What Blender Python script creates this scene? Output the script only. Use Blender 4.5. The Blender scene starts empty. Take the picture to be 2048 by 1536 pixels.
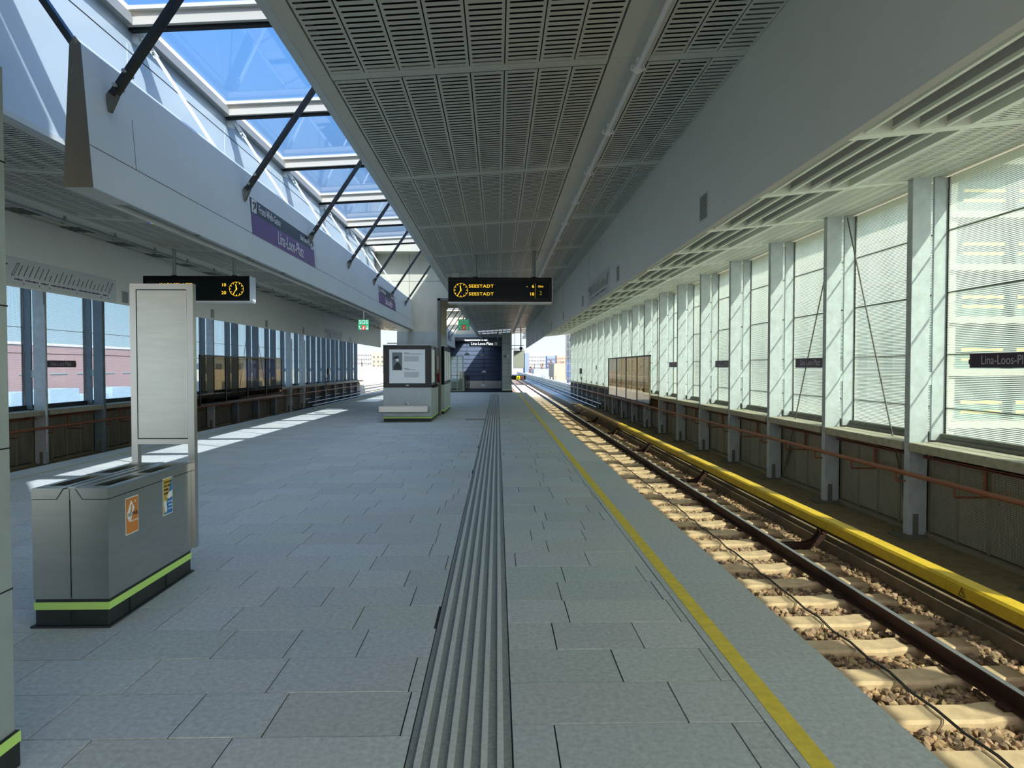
import bpy, bmesh, math, random
from mathutils import Vector, Matrix, noise as mnoise
import numpy as np

# ------------------------------------------------------------------ camera, light, exposure
SC = bpy.context.scene
COL = SC.collection
cam_d = bpy.data.cameras.new('camera'); cam = bpy.data.objects.new('camera', cam_d); COL.objects.link(cam)
cam.location = (0, 0, 1.6)
cam.rotation_euler = (math.radians(90 - 1.443), 0, math.radians(-1.23))
cam_d.sensor_width = 36; cam_d.lens = 23.73; cam_d.clip_start = .05; cam_d.clip_end = 3000
SC.camera = cam
SUN = Vector((.70, -.917, 1.0)).normalized()
W = bpy.data.worlds.new('sky'); SC.world = W; W.use_nodes = True
wn = W.node_tree.nodes; wl = W.node_tree.links
bg = wn['Background']; EXPO = 2.32
wtc = wn.new('ShaderNodeTexCoord'); wsp = wn.new('ShaderNodeSeparateXYZ'); wl.new(wtc.outputs['Generated'], wsp.inputs[0])
ramp = wn.new('ShaderNodeValToRGB'); wl.new(wsp.outputs[2], ramp.inputs[0])   # clear spring sky: pale at the horizon, deep blue overhead
cr = ramp.color_ramp; cr.elements[0].position = 0.; cr.elements[0].color = (.40, .46, .50, 1)
cr.elements[1].position = 1.; cr.elements[1].color = (.05, .26, .70, 1)
for pos, c in ((.10, (.33, .43, .50, 1)), (.35, (.20, .44, .76, 1)), (.6, (.08, .32, .76, 1))):
    e = cr.elements.new(pos); e.color = c
# brighter, whiter sky around the sun
def wnode(t, **k):
    x = wn.new(t)
    for a_, v in k.items(): setattr(x, a_, v)
    return x
wd = wnode('ShaderNodeVectorMath', operation='DOT_PRODUCT'); wl.new(wtc.outputs['Generated'], wd.inputs[0]); wd.inputs[1].default_value = SUN
wm = wnode('ShaderNodeMath', operation='MAXIMUM'); wl.new(wd.outputs['Value'], wm.inputs[0]); wm.inputs[1].default_value = 0
wp = wnode('ShaderNodeMath', operation='POWER'); wl.new(wm.outputs[0], wp.inputs[0]); wp.inputs[1].default_value = 3
wv = wnode('ShaderNodeVectorMath', operation='SCALE'); wv.inputs[0].default_value = (2.6, 2.4, 2.1); wl.new(wp.outputs[0], wv.inputs[3])
wa = wnode('ShaderNodeVectorMath', operation='ADD'); wl.new(ramp.outputs[0], wa.inputs[0]); wl.new(wv.outputs[0], wa.inputs[1])
wl.new(wa.outputs[0], bg.inputs['Color']); bg.inputs['Strength'].default_value = .5
sd = bpy.data.lights.new('sun', 'SUN'); sun = bpy.data.objects.new('sun', sd); COL.objects.link(sun)
sd.energy = 2.9; sd.angle = math.radians(.55); sd.color = (1, .91, .76)
sun.rotation_euler = SUN.to_track_quat('Z', 'Y').to_euler(); sun.location = (20, -25, 40)
SC.view_settings.view_transform = 'Standard'; SC.view_settings.look = 'None'
SC.view_settings.gamma = 1; SC.view_settings.use_curve_mapping = False
SC.view_settings.exposure = EXPO
SC.cycles.max_bounces = 8; SC.cycles.diffuse_bounces = 5; SC.cycles.glossy_bounces = 3
SC.cycles.transparent_max_bounces = 24; SC.cycles.transmission_bounces = 4
SC.cycles.sample_clamp_indirect = 6; SC.cycles.use_denoising = True
SC.cycles.caustics_reflective = False; SC.cycles.caustics_refractive = False

R = random.Random(7)
def schlick(n, l, k=1.):
    g = n.new('ShaderNodeNewGeometry'); d = n.new('ShaderNodeVectorMath'); d.operation = 'DOT_PRODUCT'
    l.new(g.outputs['Normal'], d.inputs[0]); l.new(g.outputs['Incoming'], d.inputs[1])
    c = math_(n, l, 'SUBTRACT', 1., math_(n, l, 'ABSOLUTE', d.outputs['Value']))
    return math_(n, l, 'MULTIPLY', math_(n, l, 'ADD', .04, math_(n, l, 'MULTIPLY', math_(n, l, 'POWER', c, 5.), .9)), k)
# ------------------------------------------------------------------ material helpers
def lin(c):
    return tuple(((v/255)/12.92 if v/255 <= .04045 else ((v/255+.055)/1.055)**2.4) for v in c) + (1,)
MATS = {}
def mat(name, rgb, rough=.6, metal=0., noise=0., scale=8., bump=0., bscale=None, spec=.5, stretch=None, attr=None, emit=None, detail=4):
    if name in MATS: return MATS[name]
    m = bpy.data.materials.new(name); m.use_nodes = True; MATS[name] = m
    n = m.node_tree.nodes; l = m.node_tree.links; p = n['Principled BSDF']
    c = lin(rgb); p.inputs['Base Color'].default_value = c
    p.inputs['Roughness'].default_value = rough; p.inputs['Metallic'].default_value = metal
    p.inputs['Specular IOR Level'].default_value = spec
    tc = n.new('ShaderNodeTexCoord'); src = tc.outputs['Object']
    if stretch:
        mp = n.new('ShaderNodeMapping'); mp.inputs['Scale'].default_value = stretch; l.new(src, mp.inputs[0]); src = mp.outputs[0]
    base = None
    if attr:
        at = n.new('ShaderNodeAttribute'); at.attribute_name = attr
        mx = n.new('ShaderNodeMix'); mx.data_type = 'RGBA'; mx.blend_type = 'MULTIPLY'; mx.inputs[0].default_value = 1
        mx.inputs[6].default_value = c; l.new(at.outputs['Color'], mx.inputs[7]); base = mx.outputs[2]
        l.new(base, p.inputs['Base Color'])
    if noise:
        tx = n.new('ShaderNodeTexNoise'); tx.inputs['Scale'].default_value = scale; tx.inputs['Detail'].default_value = detail
        tx.inputs['Roughness'].default_value = .65; l.new(src, tx.inputs['Vector'])
        mr = n.new('ShaderNodeMapRange'); mr.inputs[1].default_value = .3; mr.inputs[2].default_value = .7
        mr.inputs[3].default_value = 1-noise; mr.inputs[4].default_value = 1+noise
        l.new(tx.outputs['Fac'], mr.inputs[0])
        hv = n.new('ShaderNodeMix'); hv.data_type = 'RGBA'; hv.blend_type = 'MULTIPLY'; hv.inputs[0].default_value = 1
        hv.inputs[6].default_value = c
        if base: l.new(base, hv.inputs[6])
        l.new(mr.outputs[0], hv.inputs[7]); l.new(hv.outputs[2], p.inputs['Base Color'])
    if bump:
        tb = n.new('ShaderNodeTexNoise'); tb.inputs['Scale'].default_value = bscale or scale*3; tb.inputs['Detail'].default_value = 3
        l.new(src, tb.inputs['Vector'])
        bp = n.new('ShaderNodeBump'); bp.inputs['Strength'].default_value = bump; bp.inputs['Distance'].default_value = .01
        l.new(tb.outputs['Fac'], bp.inputs['Height']); l.new(bp.outputs[0], p.inputs['Normal'])
    if emit:
        p.inputs['Emission Color'].default_value = c; p.inputs['Emission Strength'].default_value = emit
    return m

def see_through(m, mask_socket, holed):
    """mix the material with transparency where mask = 1"""
    n = m.node_tree.nodes; l = m.node_tree.links
    out = [x for x in n if x.type == 'OUTPUT_MATERIAL'][0]; p = n['Principled BSDF']
    tr = n.new('ShaderNodeBsdfTransparent'); mx = n.new('ShaderNodeMixShader')
    l.new(mask_socket, mx.inputs[0]); l.new(p.outputs[0], mx.inputs[1]); l.new(tr.outputs[0], mx.inputs[2]); l.new(mx.outputs[0], out.inputs[0])

def math_(n, l, op, a, b=None):
    x = n.new('ShaderNodeMath'); x.operation = op
    for i, v in enumerate((a, b)):
        if v is None: continue
        if isinstance(v, (int, float)): x.inputs[i].default_value = v
        else: l.new(v, x.inputs[i])
    return x.outputs[0]

def slot_mat(name, rgb, w, pitch, margin, r, rough=.4):
    """panel with rows of rounded slots cut through; UV in metres: u across the panel, v along the track"""
    m = mat(name, rgb, rough, noise=.04, scale=3, spec=.5)
    n = m.node_tree.nodes; l = m.node_tree.links
    uv = n.new('ShaderNodeUVMap'); sp = n.new('ShaderNodeSeparateXYZ'); l.new(uv.outputs[0], sp.inputs[0])
    u = math_(n, l, 'ABSOLUTE', math_(n, l, 'SUBTRACT', sp.outputs[0], w/2))
    du = math_(n, l, 'MAXIMUM', math_(n, l, 'SUBTRACT', u, w/2-margin-r), 0.)
    v = math_(n, l, 'ABSOLUTE', math_(n, l, 'SUBTRACT', math_(n, l, 'MODULO', sp.outputs[1], pitch), pitch/2))
    d2 = math_(n, l, 'ADD', math_(n, l, 'MULTIPLY', du, du), math_(n, l, 'MULTIPLY', v, v))
    inside = math_(n, l, 'LESS_THAN', d2, r*r)
    ok = math_(n, l, 'GREATER_THAN', sp.outputs[1], .001)
    see_through(m, math_(n, l, 'MULTIPLY', inside, ok), True)
    return m

def frit_mat(name, tint, fr, pitch=.025, duty=.5, transl=.5):
    """glass printed with fine horizontal white lines"""
    if name in MATS: return MATS[name]
    m = bpy.data.materials.new(name); m.use_nodes = True; MATS[name] = m
    n = m.node_tree.nodes; l = m.node_tree.links; n.remove(n['Principled BSDF'])
    out = [x for x in n if x.type == 'OUTPUT_MATERIAL'][0]
    tc = n.new('ShaderNodeTexCoord'); sp = n.new('ShaderNodeSeparateXYZ'); l.new(tc.outputs['Object'], sp.inputs[0])
    z = math_(n, l, 'ADD', sp.outputs[2], 10.)
    mask = math_(n, l, 'LESS_THAN', math_(n, l, 'MODULO', z, pitch), pitch*duty)
    tr = n.new('ShaderNodeBsdfTransparent'); tr.inputs[0].default_value = lin(tint)
    gl = n.new('ShaderNodeBsdfGlossy'); gl.inputs['Roughness'].default_value = .03
    g1 = n.new('ShaderNodeMixShader'); l.new(schlick(n, l), g1.inputs[0]); l.new(tr.outputs[0], g1.inputs[1]); l.new(gl.outputs[0], g1.inputs[2])
    df = n.new('ShaderNodeBsdfDiffuse'); df.inputs[0].default_value = lin(fr)
    tl = n.new('ShaderNodeBsdfTranslucent'); tl.inputs[0].default_value = lin(fr)
    w = n.new('ShaderNodeMixShader'); w.inputs[0].default_value = transl; l.new(df.outputs[0], w.inputs[1]); l.new(tl.outputs[0], w.inputs[2])
    mx = n.new('ShaderNodeMixShader'); l.new(mask, mx.inputs[0]); l.new(g1.outputs[0], mx.inputs[1]); l.new(w.outputs[0], mx.inputs[2])
    l.new(mx.outputs[0], out.inputs[0])
    return m

def clear_glass(name, tint, rough=.01, refl=1.):
    if name in MATS: return MATS[name]
    m = bpy.data.materials.new(name); m.use_nodes = True; MATS[name] = m
    n = m.node_tree.nodes; l = m.node_tree.links; n.remove(n['Principled BSDF'])
    out = [x for x in n if x.type == 'OUTPUT_MATERIAL'][0]
    tr = n.new('ShaderNodeBsdfTransparent'); tr.inputs[0].default_value = lin(tint)
    gl = n.new('ShaderNodeBsdfGlossy'); gl.inputs['Roughness'].default_value = rough
    g1 = n.new('ShaderNodeMixShader'); l.new(schlick(n, l, refl), g1.inputs[0])
    l.new(tr.outputs[0], g1.inputs[1]); l.new(gl.outputs[0], g1.inputs[2]); l.new(g1.outputs[0], out.inputs[0])
    return m

def holes_mat(name, rgb, pitch, duty, dots=False):
    """perforated sheet, square holes; object coords y and z"""
    m = mat(name, rgb, .6, noise=.1, scale=4)
    n = m.node_tree.nodes; l = m.node_tree.links
    tc = n.new('ShaderNodeTexCoord'); sp = n.new('ShaderNodeSeparateXYZ'); l.new(tc.outputs['Object'], sp.inputs[0])
    a = math_(n, l, 'LESS_THAN', math_(n, l, 'MODULO', math_(n, l, 'ADD', sp.outputs[1], 50.), pitch), pitch*duty)
    b = math_(n, l, 'LESS_THAN', math_(n, l, 'MODULO', math_(n, l, 'ADD', sp.outputs[2], 50.), pitch), pitch*duty)
    k = math_(n, l, 'MULTIPLY', a, b)
    see_through(m, math_(n, l, 'SUBTRACT', 1., k) if dots else k, True)
    return m

# ------------------------------------------------------------------ mesh helpers
class MB:
    def __init__(s): s.v = []; s.f = []; s.m = []; s.sm = []; s.uv = {}; s.tone = {}
    def add(s, vs, fs, mi=0, smooth=False, tone=None):
        b = len(s.v); s.v += [tuple(v) for v in vs]
        for f in fs:
            if tone is not None: s.tone[len(s.f)] = tone
            s.f.append(tuple(b+i for i in f)); s.m.append(mi); s.sm.append(smooth)
        return s
    def box(s, x0, x1, y0, y1, z0, z1, mi=0, tone=None):
        if x0 > x1: x0, x1 = x1, x0
        if y0 > y1: y0, y1 = y1, y0
        if z0 > z1: z0, z1 = z1, z0
        vs = [(x, y, z) for z in (z0, z1) for y in (y0, y1) for x in (x0, x1)]
        return s.add(vs, [(0,2,3,1),(4,5,7,6),(0,1,5,4),(2,6,7,3),(0,4,6,2),(1,3,7,5)], mi, tone=tone)
    def prism(s, poly, axis, a, b, mi=0):
        """poly: 2-D points; axis 'y' -> (x,z), 'x' -> (y,z), 'z' -> (x,y)"""
        def P(p, t): return {'y': (p[0], t, p[1]), 'x': (t, p[0], p[1]), 'z': (p[0], p[1], t)}[axis]
        n = len(poly); vs = [P(p, a) for p in poly] + [P(p, b) for p in poly]
        fs = [tuple(range(n)), tuple(range(2*n-1, n-1, -1))] + [(i, i+n, (i+1) % n+n, (i+1) % n) for i in range(n)]
        ar = sum(poly[i][0]*poly[(i+1) % n][1]-poly[(i+1) % n][0]*poly[i][1] for i in range(n))
        flip = (ar > 0) == (b > a)
        if axis == 'y': flip = not flip
        if not flip: fs = fs
        else: fs = [tuple(reversed(f)) for f in fs]
        return s.add(vs, fs, mi)
    def tube(s, pts, r, n=8, mi=0, cap=True, smooth=True):
        pts = [Vector(p) for p in pts]; rr = r if isinstance(r, (list, tuple)) else [r]*len(pts)
        rings = []; up = None
        for i, p in enumerate(pts):
            d = (pts[min(i+1, len(pts)-1)]-pts[max(i-1, 0)]).normalized()
            if up is None or abs(up.dot(d)) > .98: up = Vector((0, 0, 1)) if abs(d.z) < .9 else Vector((1, 0, 0))
            a = d.cross(up).normalized(); b = a.cross(d); up = b
            rings.append([p+a*math.cos(2*math.pi*k/n)*rr[i]+b*math.sin(2*math.pi*k/n)*rr[i] for k in range(n)])
        vs = [v for q in rings for v in q]; fs = []
        for i in range(len(pts)-1):
            for k in range(n): fs.append((i*n+k, i*n+(k+1) % n, (i+1)*n+(k+1) % n, (i+1)*n+k))
        s.add(vs, fs, mi, smooth)
        if cap: s.add(rings[0], [tuple(reversed(range(n)))], mi); s.add(rings[-1], [tuple(range(n))], mi)
        return s
    def bar(s, p0, p1, w, t, mi=0, side=None):
        """flat bar from p0 to p1; w across 'side' direction, t along the remaining one"""
        p0, p1 = Vector(p0), Vector(p1); d = (p1-p0).normalized()
        a = Vector(side) if side else (d.cross(Vector((0, 0, 1))) if abs(d.z) < .95 else Vector((1, 0, 0)))
        a = (a-d*a.dot(d)).normalized(); b = d.cross(a)
        vs = [p+a*sx*w/2+b*sy*t/2 for p in (p0, p1) for sy in (-1, 1) for sx in (-1, 1)]
        return s.add(vs, [(0,2,3,1),(4,5,7,6),(0,1,5,4),(2,6,7,3),(0,4,6,2),(1,3,7,5)], mi)
    def lathe(s, prof, c, n=20, mi=0, axis='z'):
        vs = []; fs = []
        for r, h in prof:
            for k in range(n):
                a = 2*math.pi*k/n; x, y = r*math.cos(a), r*math.sin(a)
                vs.append({'z': (c[0]+x, c[1]+y, c[2]+h), 'y': (c[0]+x, c[1]+h, c[2]+y), 'x': (c[0]+h, c[1]+x, c[2]+y)}[axis])
        for i in range(len(prof)-1):
            for k in range(n): fs.append((i*n+k, i*n+(k+1) % n, (i+1)*n+(k+1) % n, (i+1)*n+k))
        fs.append(tuple(reversed(range(n)))); fs.append(tuple((len(prof)-1)*n+k for k in range(n)))
        return s.add(vs, fs, mi, True)
    def quad(s, a, b, c, d, mi=0, uv=None):
        if uv: s.uv[len(s.f)] = uv
        return s.add([a, b, c, d], [(0, 1, 2, 3)], mi)
    def build(s, name, mats, parent=None, bevel=0, **props):
        me = bpy.data.meshes.new(name); me.from_pydata(s.v, [], s.f)
        if not isinstance(mats, (list, tuple)): mats = [mats]
        for m in mats: me.materials.append(m)
        me.polygons.foreach_set('material_index', s.m); me.polygons.foreach_set('use_smooth', s.sm)
        if s.uv:
            ul = me.uv_layers.new(name='UVMap')
            for fi, uvs in s.uv.items():
                for li, q in zip(me.polygons[fi].loop_indices, uvs): ul.data[li].uv = q
        if s.tone:
            ca = me.color_attributes.new('tone', 'FLOAT_COLOR', 'CORNER')
            for fi, p in enumerate(me.polygons):
                t = s.tone.get(fi, (1, 1, 1))
                for li in p.loop_indices: ca.data[li].color = (*t, 1)
        if not s.uv:
            bm = bmesh.new(); bm.from_mesh(me); bmesh.ops.recalc_face_normals(bm, faces=bm.faces); bm.to_mesh(me); bm.free()
        me.update()
        o = bpy.data.objects.new(name, me); COL.objects.link(o)
        if parent: 
            o.parent = parent
            o.matrix_parent_inverse = Matrix.Translation(-parent.location) if parent.rotation_euler.z == 0 else parent.matrix_basis.inverted()
        if bevel:
            b = o.modifiers.new('bevel', 'BEVEL'); b.width = bevel; b.segments = 2; b.limit_method = 'ANGLE'; b.angle_limit = math.radians(40)
        for k, v in props.items(): o[k] = v
        return o

def struct(o): o['kind'] = 'structure'; return o
def tag(o, label, cat, group=None, kind=None):
    if label: o['label'] = label
    if cat: o['category'] = cat
    if group: o['group'] = group
    if kind: o['kind'] = kind
    return o
def thing(name, loc, label, cat, group=None):
    o = bpy.data.objects.new(name, None); COL.objects.link(o); o.location = loc; o.empty_display_size = .1
    return tag(o, label, cat, group)
KIDS = {}
def copy_tree(root, dloc, label=None, group=None):
    """copy of a thing with copies of its parts and sub-parts, moved by dloc"""
    def rec(o, par):
        c = o.copy(); COL.objects.link(c)
        if par: c.parent = par; c.matrix_parent_inverse = o.matrix_parent_inverse.copy()
        for ch in CH.get(o.name, []): rec(ch, c)
        return c
    r = rec(root, None); r.location = Vector(root.location)+Vector(dloc)
    if label: r['label'] = label
    if group: r['group'] = group
    return r
CH = {}
def index_children(*roots):
    for o in roots:
        CH[o.name] = [c for c in bpy.data.objects if c.parent == o]
        for c in CH[o.name]: index_children(c)

def text(body, size, loc, face, m, parent, name='lettering', xs=1., align='CENTER', depth=.002, space=1.):
    """face: '-y' towards the camera, '+x' faces right, '-x' faces left"""
    cu = bpy.data.curves.new(name, 'FONT'); cu.body = body; cu.size = size; cu.extrude = depth/2
    cu.align_x = align; cu.align_y = 'CENTER'; cu.space_character = space; cu.resolution_u = 3
    to = bpy.data.objects.new(name, cu); COL.objects.link(to)
    dg = bpy.context.evaluated_depsgraph_get(); dg.update()
    me = bpy.data.meshes.new_from_object(to.evaluated_get(dg)); bpy.data.objects.remove(to)
    rot = {'-y': Matrix.Rotation(math.pi/2, 4, 'X'), '+x': Matrix.Rotation(math.pi/2, 4, 'Z') @ Matrix.Rotation(math.pi/2, 4, 'X'),
           '-x': Matrix.Rotation(-math.pi/2, 4, 'Z') @ Matrix.Rotation(math.pi/2, 4, 'X')}[face]
    me.transform(Matrix.Translation(loc) @ rot @ Matrix.Diagonal((xs, 1, 1, 1)))
    me.materials.clear(); me.materials.append(m)
    for p in me.polygons: p.material_index = 0
    o = bpy.data.objects.new(name, me); COL.objects.link(o); o.parent = parent
    o.matrix_parent_inverse = Matrix.Translation(-parent.location)
    return o

ORD = ['nearest', 'second', 'third', 'fourth', 'fifth', 'sixth', 'seventh', 'eighth', 'ninth', 'tenth', 'eleventh', 'twelfth', 'thirteenth',
       'fourteenth', 'fifteenth', 'sixteenth', 'seventeenth', 'eighteenth', 'nineteenth', 'twentieth', 'twenty-first', 'twenty-second', 'twenty-third', 'twenty-fourth', 'twenty-fifth']
# ------------------------------------------------------------------ key dimensions (metres, platform top z = 0)
S = 2.6                      # bay length
XR, XL = 1.80, -7.38         # platform edges
YN, YF = -7.0, 42.8          # platform ends
ZB = -1.205                   # ballast
XCOL = 6.15                  # inner face of right-hand columns
MX = -5.58                   # mirror sum: x' = MX - x for tracks and walls
COLY = [9.93+S*k for k in range(-5, 19)]
# ------------------------------------------------------------------ materials
M_paver = mat('grey granite paver', (206, 210, 204), .62, noise=.2, scale=34, bump=.35, bscale=240, attr='tone', spec=.4, detail=12)
M_grout = mat('dark joint sand', (44, 50, 54), .95, noise=.2, scale=30)
M_tact_d = mat('dark tactile stone', (150, 154, 148), .7, noise=.18, scale=50, bump=.2)
M_tact_l = mat('pale tactile rib', (212, 214, 206), .6, noise=.12, scale=40)
M_yel = mat('worn yellow line paint', (248, 218, 74), .6, noise=.14, scale=14)
M_yel_far = mat('faded cream line paint', (196, 192, 150), .6, noise=.12, scale=14)
M_conc = mat('pale board-marked concrete', (204, 198, 176), .8, noise=.12, scale=1.3, bump=.15, stretch=(1, 1, .35))
M_coping = mat('weathered coping concrete', (172, 166, 148), .85, noise=.22, scale=9, bump=.4)
M_ledge = mat('trackside ledge concrete', (134, 118, 94), .9, noise=.25, scale=5, bump=.5)
M_white = mat('pale blue grey painted sheet', (222, 230, 232), .42, noise=.03, scale=1.5)
M_clere = mat('satin clerestory panel', (192, 204, 208), .3, noise=.03, scale=1.2, spec=.6)
M_beam = mat('warm grey painted sheet', (232, 234, 226), .45, noise=.03, scale=1.2)
M_ceilflat = mat('grey ceiling strip paint', (200, 202, 194), .4, noise=.04, scale=2)
M_dark = mat('dark void', (24, 26, 28), .9)
M_plenum = mat('plenum black', (14, 15, 16), .95)
M_steel = mat('brushed stainless steel', (178, 180, 174), .28, .95, noise=.06, scale=3, stretch=(1, 1, 9), bump=.02, bscale=60)
M_steel2 = mat('satin stainless trim', (186, 186, 182), .28, .9)
M_clad = mat('grey metal cladding', (164, 174, 174), .42, .35, noise=.08, scale=6, bump=.05)
M_galv = mat('galvanised steel', (184, 192, 198), .5, .1, noise=.14, scale=7, detail=6)
M_galvd = mat('weathered lower steel', (112, 112, 104), .6, .2, noise=.16, scale=6)
M_galv2 = mat('backlit dark steel', (112, 126, 138), .5, .1, noise=.12, scale=5)  # galvanised steel darkened for the backlit left wall, shade put into the colour
M_black = mat('black painted steel', (30, 36, 38), .42, noise=.1, scale=8)
M_blackgloss = mat('black glossy casing', (12, 13, 14), .25, spec=.2)
M_blkglass = mat('dark screen glass', (20, 30, 34), .12, spec=.18)
M_green = mat('luminous green strip', (186, 226, 118), .5)
M_plinth = mat('black plinth', (30, 34, 36), .55, noise=.15, scale=8)
M_rail = mat('rusty rail web', (62, 34, 26), .7, noise=.25, scale=6)
M_railtop = mat('polished rail head', (190, 190, 200), .22, .9)
M_sleeper = mat('sandy concrete sleeper', (210, 180, 146), .85, noise=.18, scale=7, bump=.3)
M_stone = mat('brown ballast stone', (178, 148, 122), .9, noise=.35, scale=9, attr='tone')
M_ballast = mat('ballast bed', (96, 78, 62), .95, noise=.5, scale=30, bump=1., bscale=28)  # bed colour darkened for the shadows between the stones
M_cover = mat('yellow third rail cover', (232, 192, 44), .5, noise=.1, scale=6)
M_rust = mat('red brown pipe paint', (150, 92, 68), .55, noise=.12, scale=5)
M_cable = mat('black cable', (26, 26, 28), .6)
M_purple = mat('purple sign face', (104, 66, 128), .35)
M_navy = mat('dark slate sign face', (42, 54, 62), .35)
M_txt = mat('white lettering', (236, 238, 240), .5)
M_txtdim = mat('pale lettering', (196, 190, 206), .5)
M_purpd = mat('dark plum sign face', (58, 34, 62), .35)
M_amber = mat('amber led', (226, 180, 40), .5, emit=.35)
M_amberdim = mat('dim amber led', (150, 130, 40), .5, emit=.15)
M_sosg = mat('emergency green', (24, 132, 84), .4, emit=.15)
M_red = mat('signal red', (206, 40, 44), .4, emit=.1)
M_wht = mat('white enamel', (232, 234, 232), .4)
M_poster = mat('pale poster paper', (236, 240, 240), .35)
M_ink = mat('grey print', (120, 128, 130), .6)
M_inkd = mat('dark print', (40, 42, 44), .5)
M_orange = mat('orange sticker', (206, 128, 52), .5)
M_blue = mat('blue sticker', (20, 112, 184), .5)
M_mustard = mat('mustard sticker', (196, 164, 64), .5)
M_baffle = mat('grey baffle board', (176, 176, 176), .6, noise=.04, scale=4)
M_soffit = mat('cream soffit frame', (236, 240, 230), .5)
M_navywall = mat('navy stair hall wall', (60, 76, 102), .5, noise=.1, scale=3)
M_skyglass = clear_glass('skylight glass', (206, 214, 226), .01)
M_tint = clear_glass('brown tinted glass', (196, 182, 160), .02, .4)
M_clear = clear_glass('clear glass', (225, 235, 232), .01)
M_fritR = frit_mat('striped wall glass', (234, 243, 238), (232, 240, 230), .0252, .45, .52)
M_fritL = frit_mat('striped wall glass left', (232, 244, 248), (226, 234, 234), .0252, .30, .5)
M_slot = slot_mat('slotted ceiling panel', (196, 198, 188), .243, .0625, .018, .0108, rough=.35)
M_slotS = slot_mat('slotted soffit panel', (234, 238, 228), .235, .0625, .018, .0095, rough=.5)
M_perf = holes_mat('perforated acoustic panel', (150, 144, 130), .024, .5)
M_pole = mat('grey steel pole', (150, 156, 154), .4, .5)

# ------------------------------------------------------------------ platform floor
fl = MB()
def tone():
    t = R.uniform(.93, 1.06); return (t*R.uniform(.97, 1.03), t, t*R.uniform(.98, 1.05))
def paver_rows(x0, x1, y0, y1, off, tall=.4):
    y = y0+off
    while y < y1:
        x = x0-R.uniform(0, .5); 
        ye = min(y+tall, y1)
        while x < x1:
            w = R.choice((.4, .5, .6, .7, .8, .6)); a, b = max(x, x0), min(x+w, x1); x += w
            if b-a > .02: fl.box(a+.0035, b-.0035, max(y, y0)+.0035, ye-.0035, -.05, R.uniform(-.0015, .0015), tone=tone())
        y += tall
JR = 2.98 - math.ceil((2.98-YN)/.4)*.4 - YN
JL = 2.90 - math.ceil((2.90-YN)/.4)*.4 - YN
paver_rows(.062, 1.205, YN, 39.9, JR)
paver_rows(-6.78, -.375, YN, 39.9, JL)
paver_rows(-6.78, 1.205, 39.9, YF, .0)
y = 3.64-1.3*8
while y < YF:
    ye = min(y+1.3, YF)
    fl.box(1.209, XR, max(y, YN)+.003, ye-.003, -.18, 0, tone=tone()); fl.box(XL, -6.784, max(y, YN)+.003, ye-.003, -.18, 0, tone=tone())
    y += 1.3
floor = struct(fl.build('floor', M_paver, bevel=0))
b = MB(); b.box(XL+.02, XR-.02, YN, YF-.01, -.25, -.006); b.box(XL+.35, XR-.35, YN, YF-.05, -1.3, -.25)
b.build('platform_base', M_grout, floor)
t = MB(); t.box(-.372, .059, YN, 40.0, -.03, -.003); t.box(-.98, .059, 40.0, 40.5, -.03, -.003); t.build('tactile_base', M_tact_d, floor)
t = MB()
for k in range(6):
    xa = -.338+.0672*k; t.box(xa, xa+.027, YN, 40.0, -.003, .004)
t.build('tactile_rib', M_tact_l, floor, kind='stuff')
t = MB(); t.box(-.98, -.375, 20.3, 20.9, -.004, .0015); t.build('access_cover', M_tact_d, floor)
MB().box(1.254, 1.348, YN, YF, -.02, .0015).build('safety_line', M_yel, floor)
MB().box(-6.93, -6.84, YN, YF, -.02, .0015).build('safety_line', M_yel_far, floor)

# ------------------------------------------------------------------ ledges, ballast bed, viaduct
g = MB()
for sgn in (0, 1):
    def X(x): return x if sgn == 0 else MX-x
    g = MB(); g.box(X(5.0), X(7.0), YN, 230, -1.6, -.95); g.box(X(4.94), X(5.02), YN, 230, -1.6, -1.02)
    struct(g.build('trim_%d' % (1+sgn), M_ledge))
    g = MB(); g.box(X(1.2), X(5.0), YN, 230, -1.5, ZB); struct(g.build('ground_ballast_bed', M_ballast))
g = MB(); g.box(-13, 7.2, -12, 230, -2.6, -1.5); struct(g.build('ground_viaduct_deck', M_conc))

# sleepers
def sleeper_mb(xc):
    s = MB(); prof = [(-1.3, -1.115), (-1.25, -1.105), (-.55, -1.105), (-.42, -1.125), (.42, -1.125), (.55, -1.105), (1.25, -1.105), (1.3, -1.115)]
    n = len(prof); vs = []
    for x, z in prof:
        vs += [(xc+x, -.14, ZB-.12), (xc+x, -.135, z-.025), (xc+x, -.115, z), (xc+x, .115, z), (xc+x, .135, z-.025), (xc+x, .14, ZB-.12)]
    fs = []
    for i in range(n-1):
        for k in range(5): fs.append((i*6+k, i*6+k+1, (i+1)*6+k+1, (i+1)*6+k))
    fs += [tuple(reversed(range(6))), tuple((n-1)*6+k for k in range(6))]
    fs = [tuple(reversed(f)) for f in fs]
    return s.add(vs, fs)
XT = 4.10-.753
sp0 = None
for side in (0, 1):
    xc = XT if side == 0 else MX-XT
    lab = 'sandy concrete sleeper under the right-hand track, one of the evenly spaced row in the ballast' if side == 0 else 'concrete sleeper of the track beyond the left platform edge'
    grp = 'sleepers of the right-hand track' if side == 0 else 'sleepers of the left-hand track'
    base = sleeper_mb(xc).build('railway_sleeper', M_sleeper); base.location = (0, 5.19, 0); tag(base, lab, 'sleeper', grp)
    rng = range(-3, 150) if side == 0 else range(60, 120)
    first = True
    for k in rng:
        if side == 0: yy = 5.19+.647*k
        else: yy = 5.19+.647*k
        if first: base.location.y = yy; first = False; continue
        c = base.copy(); COL.objects.link(c); c.location.y = yy
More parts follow.
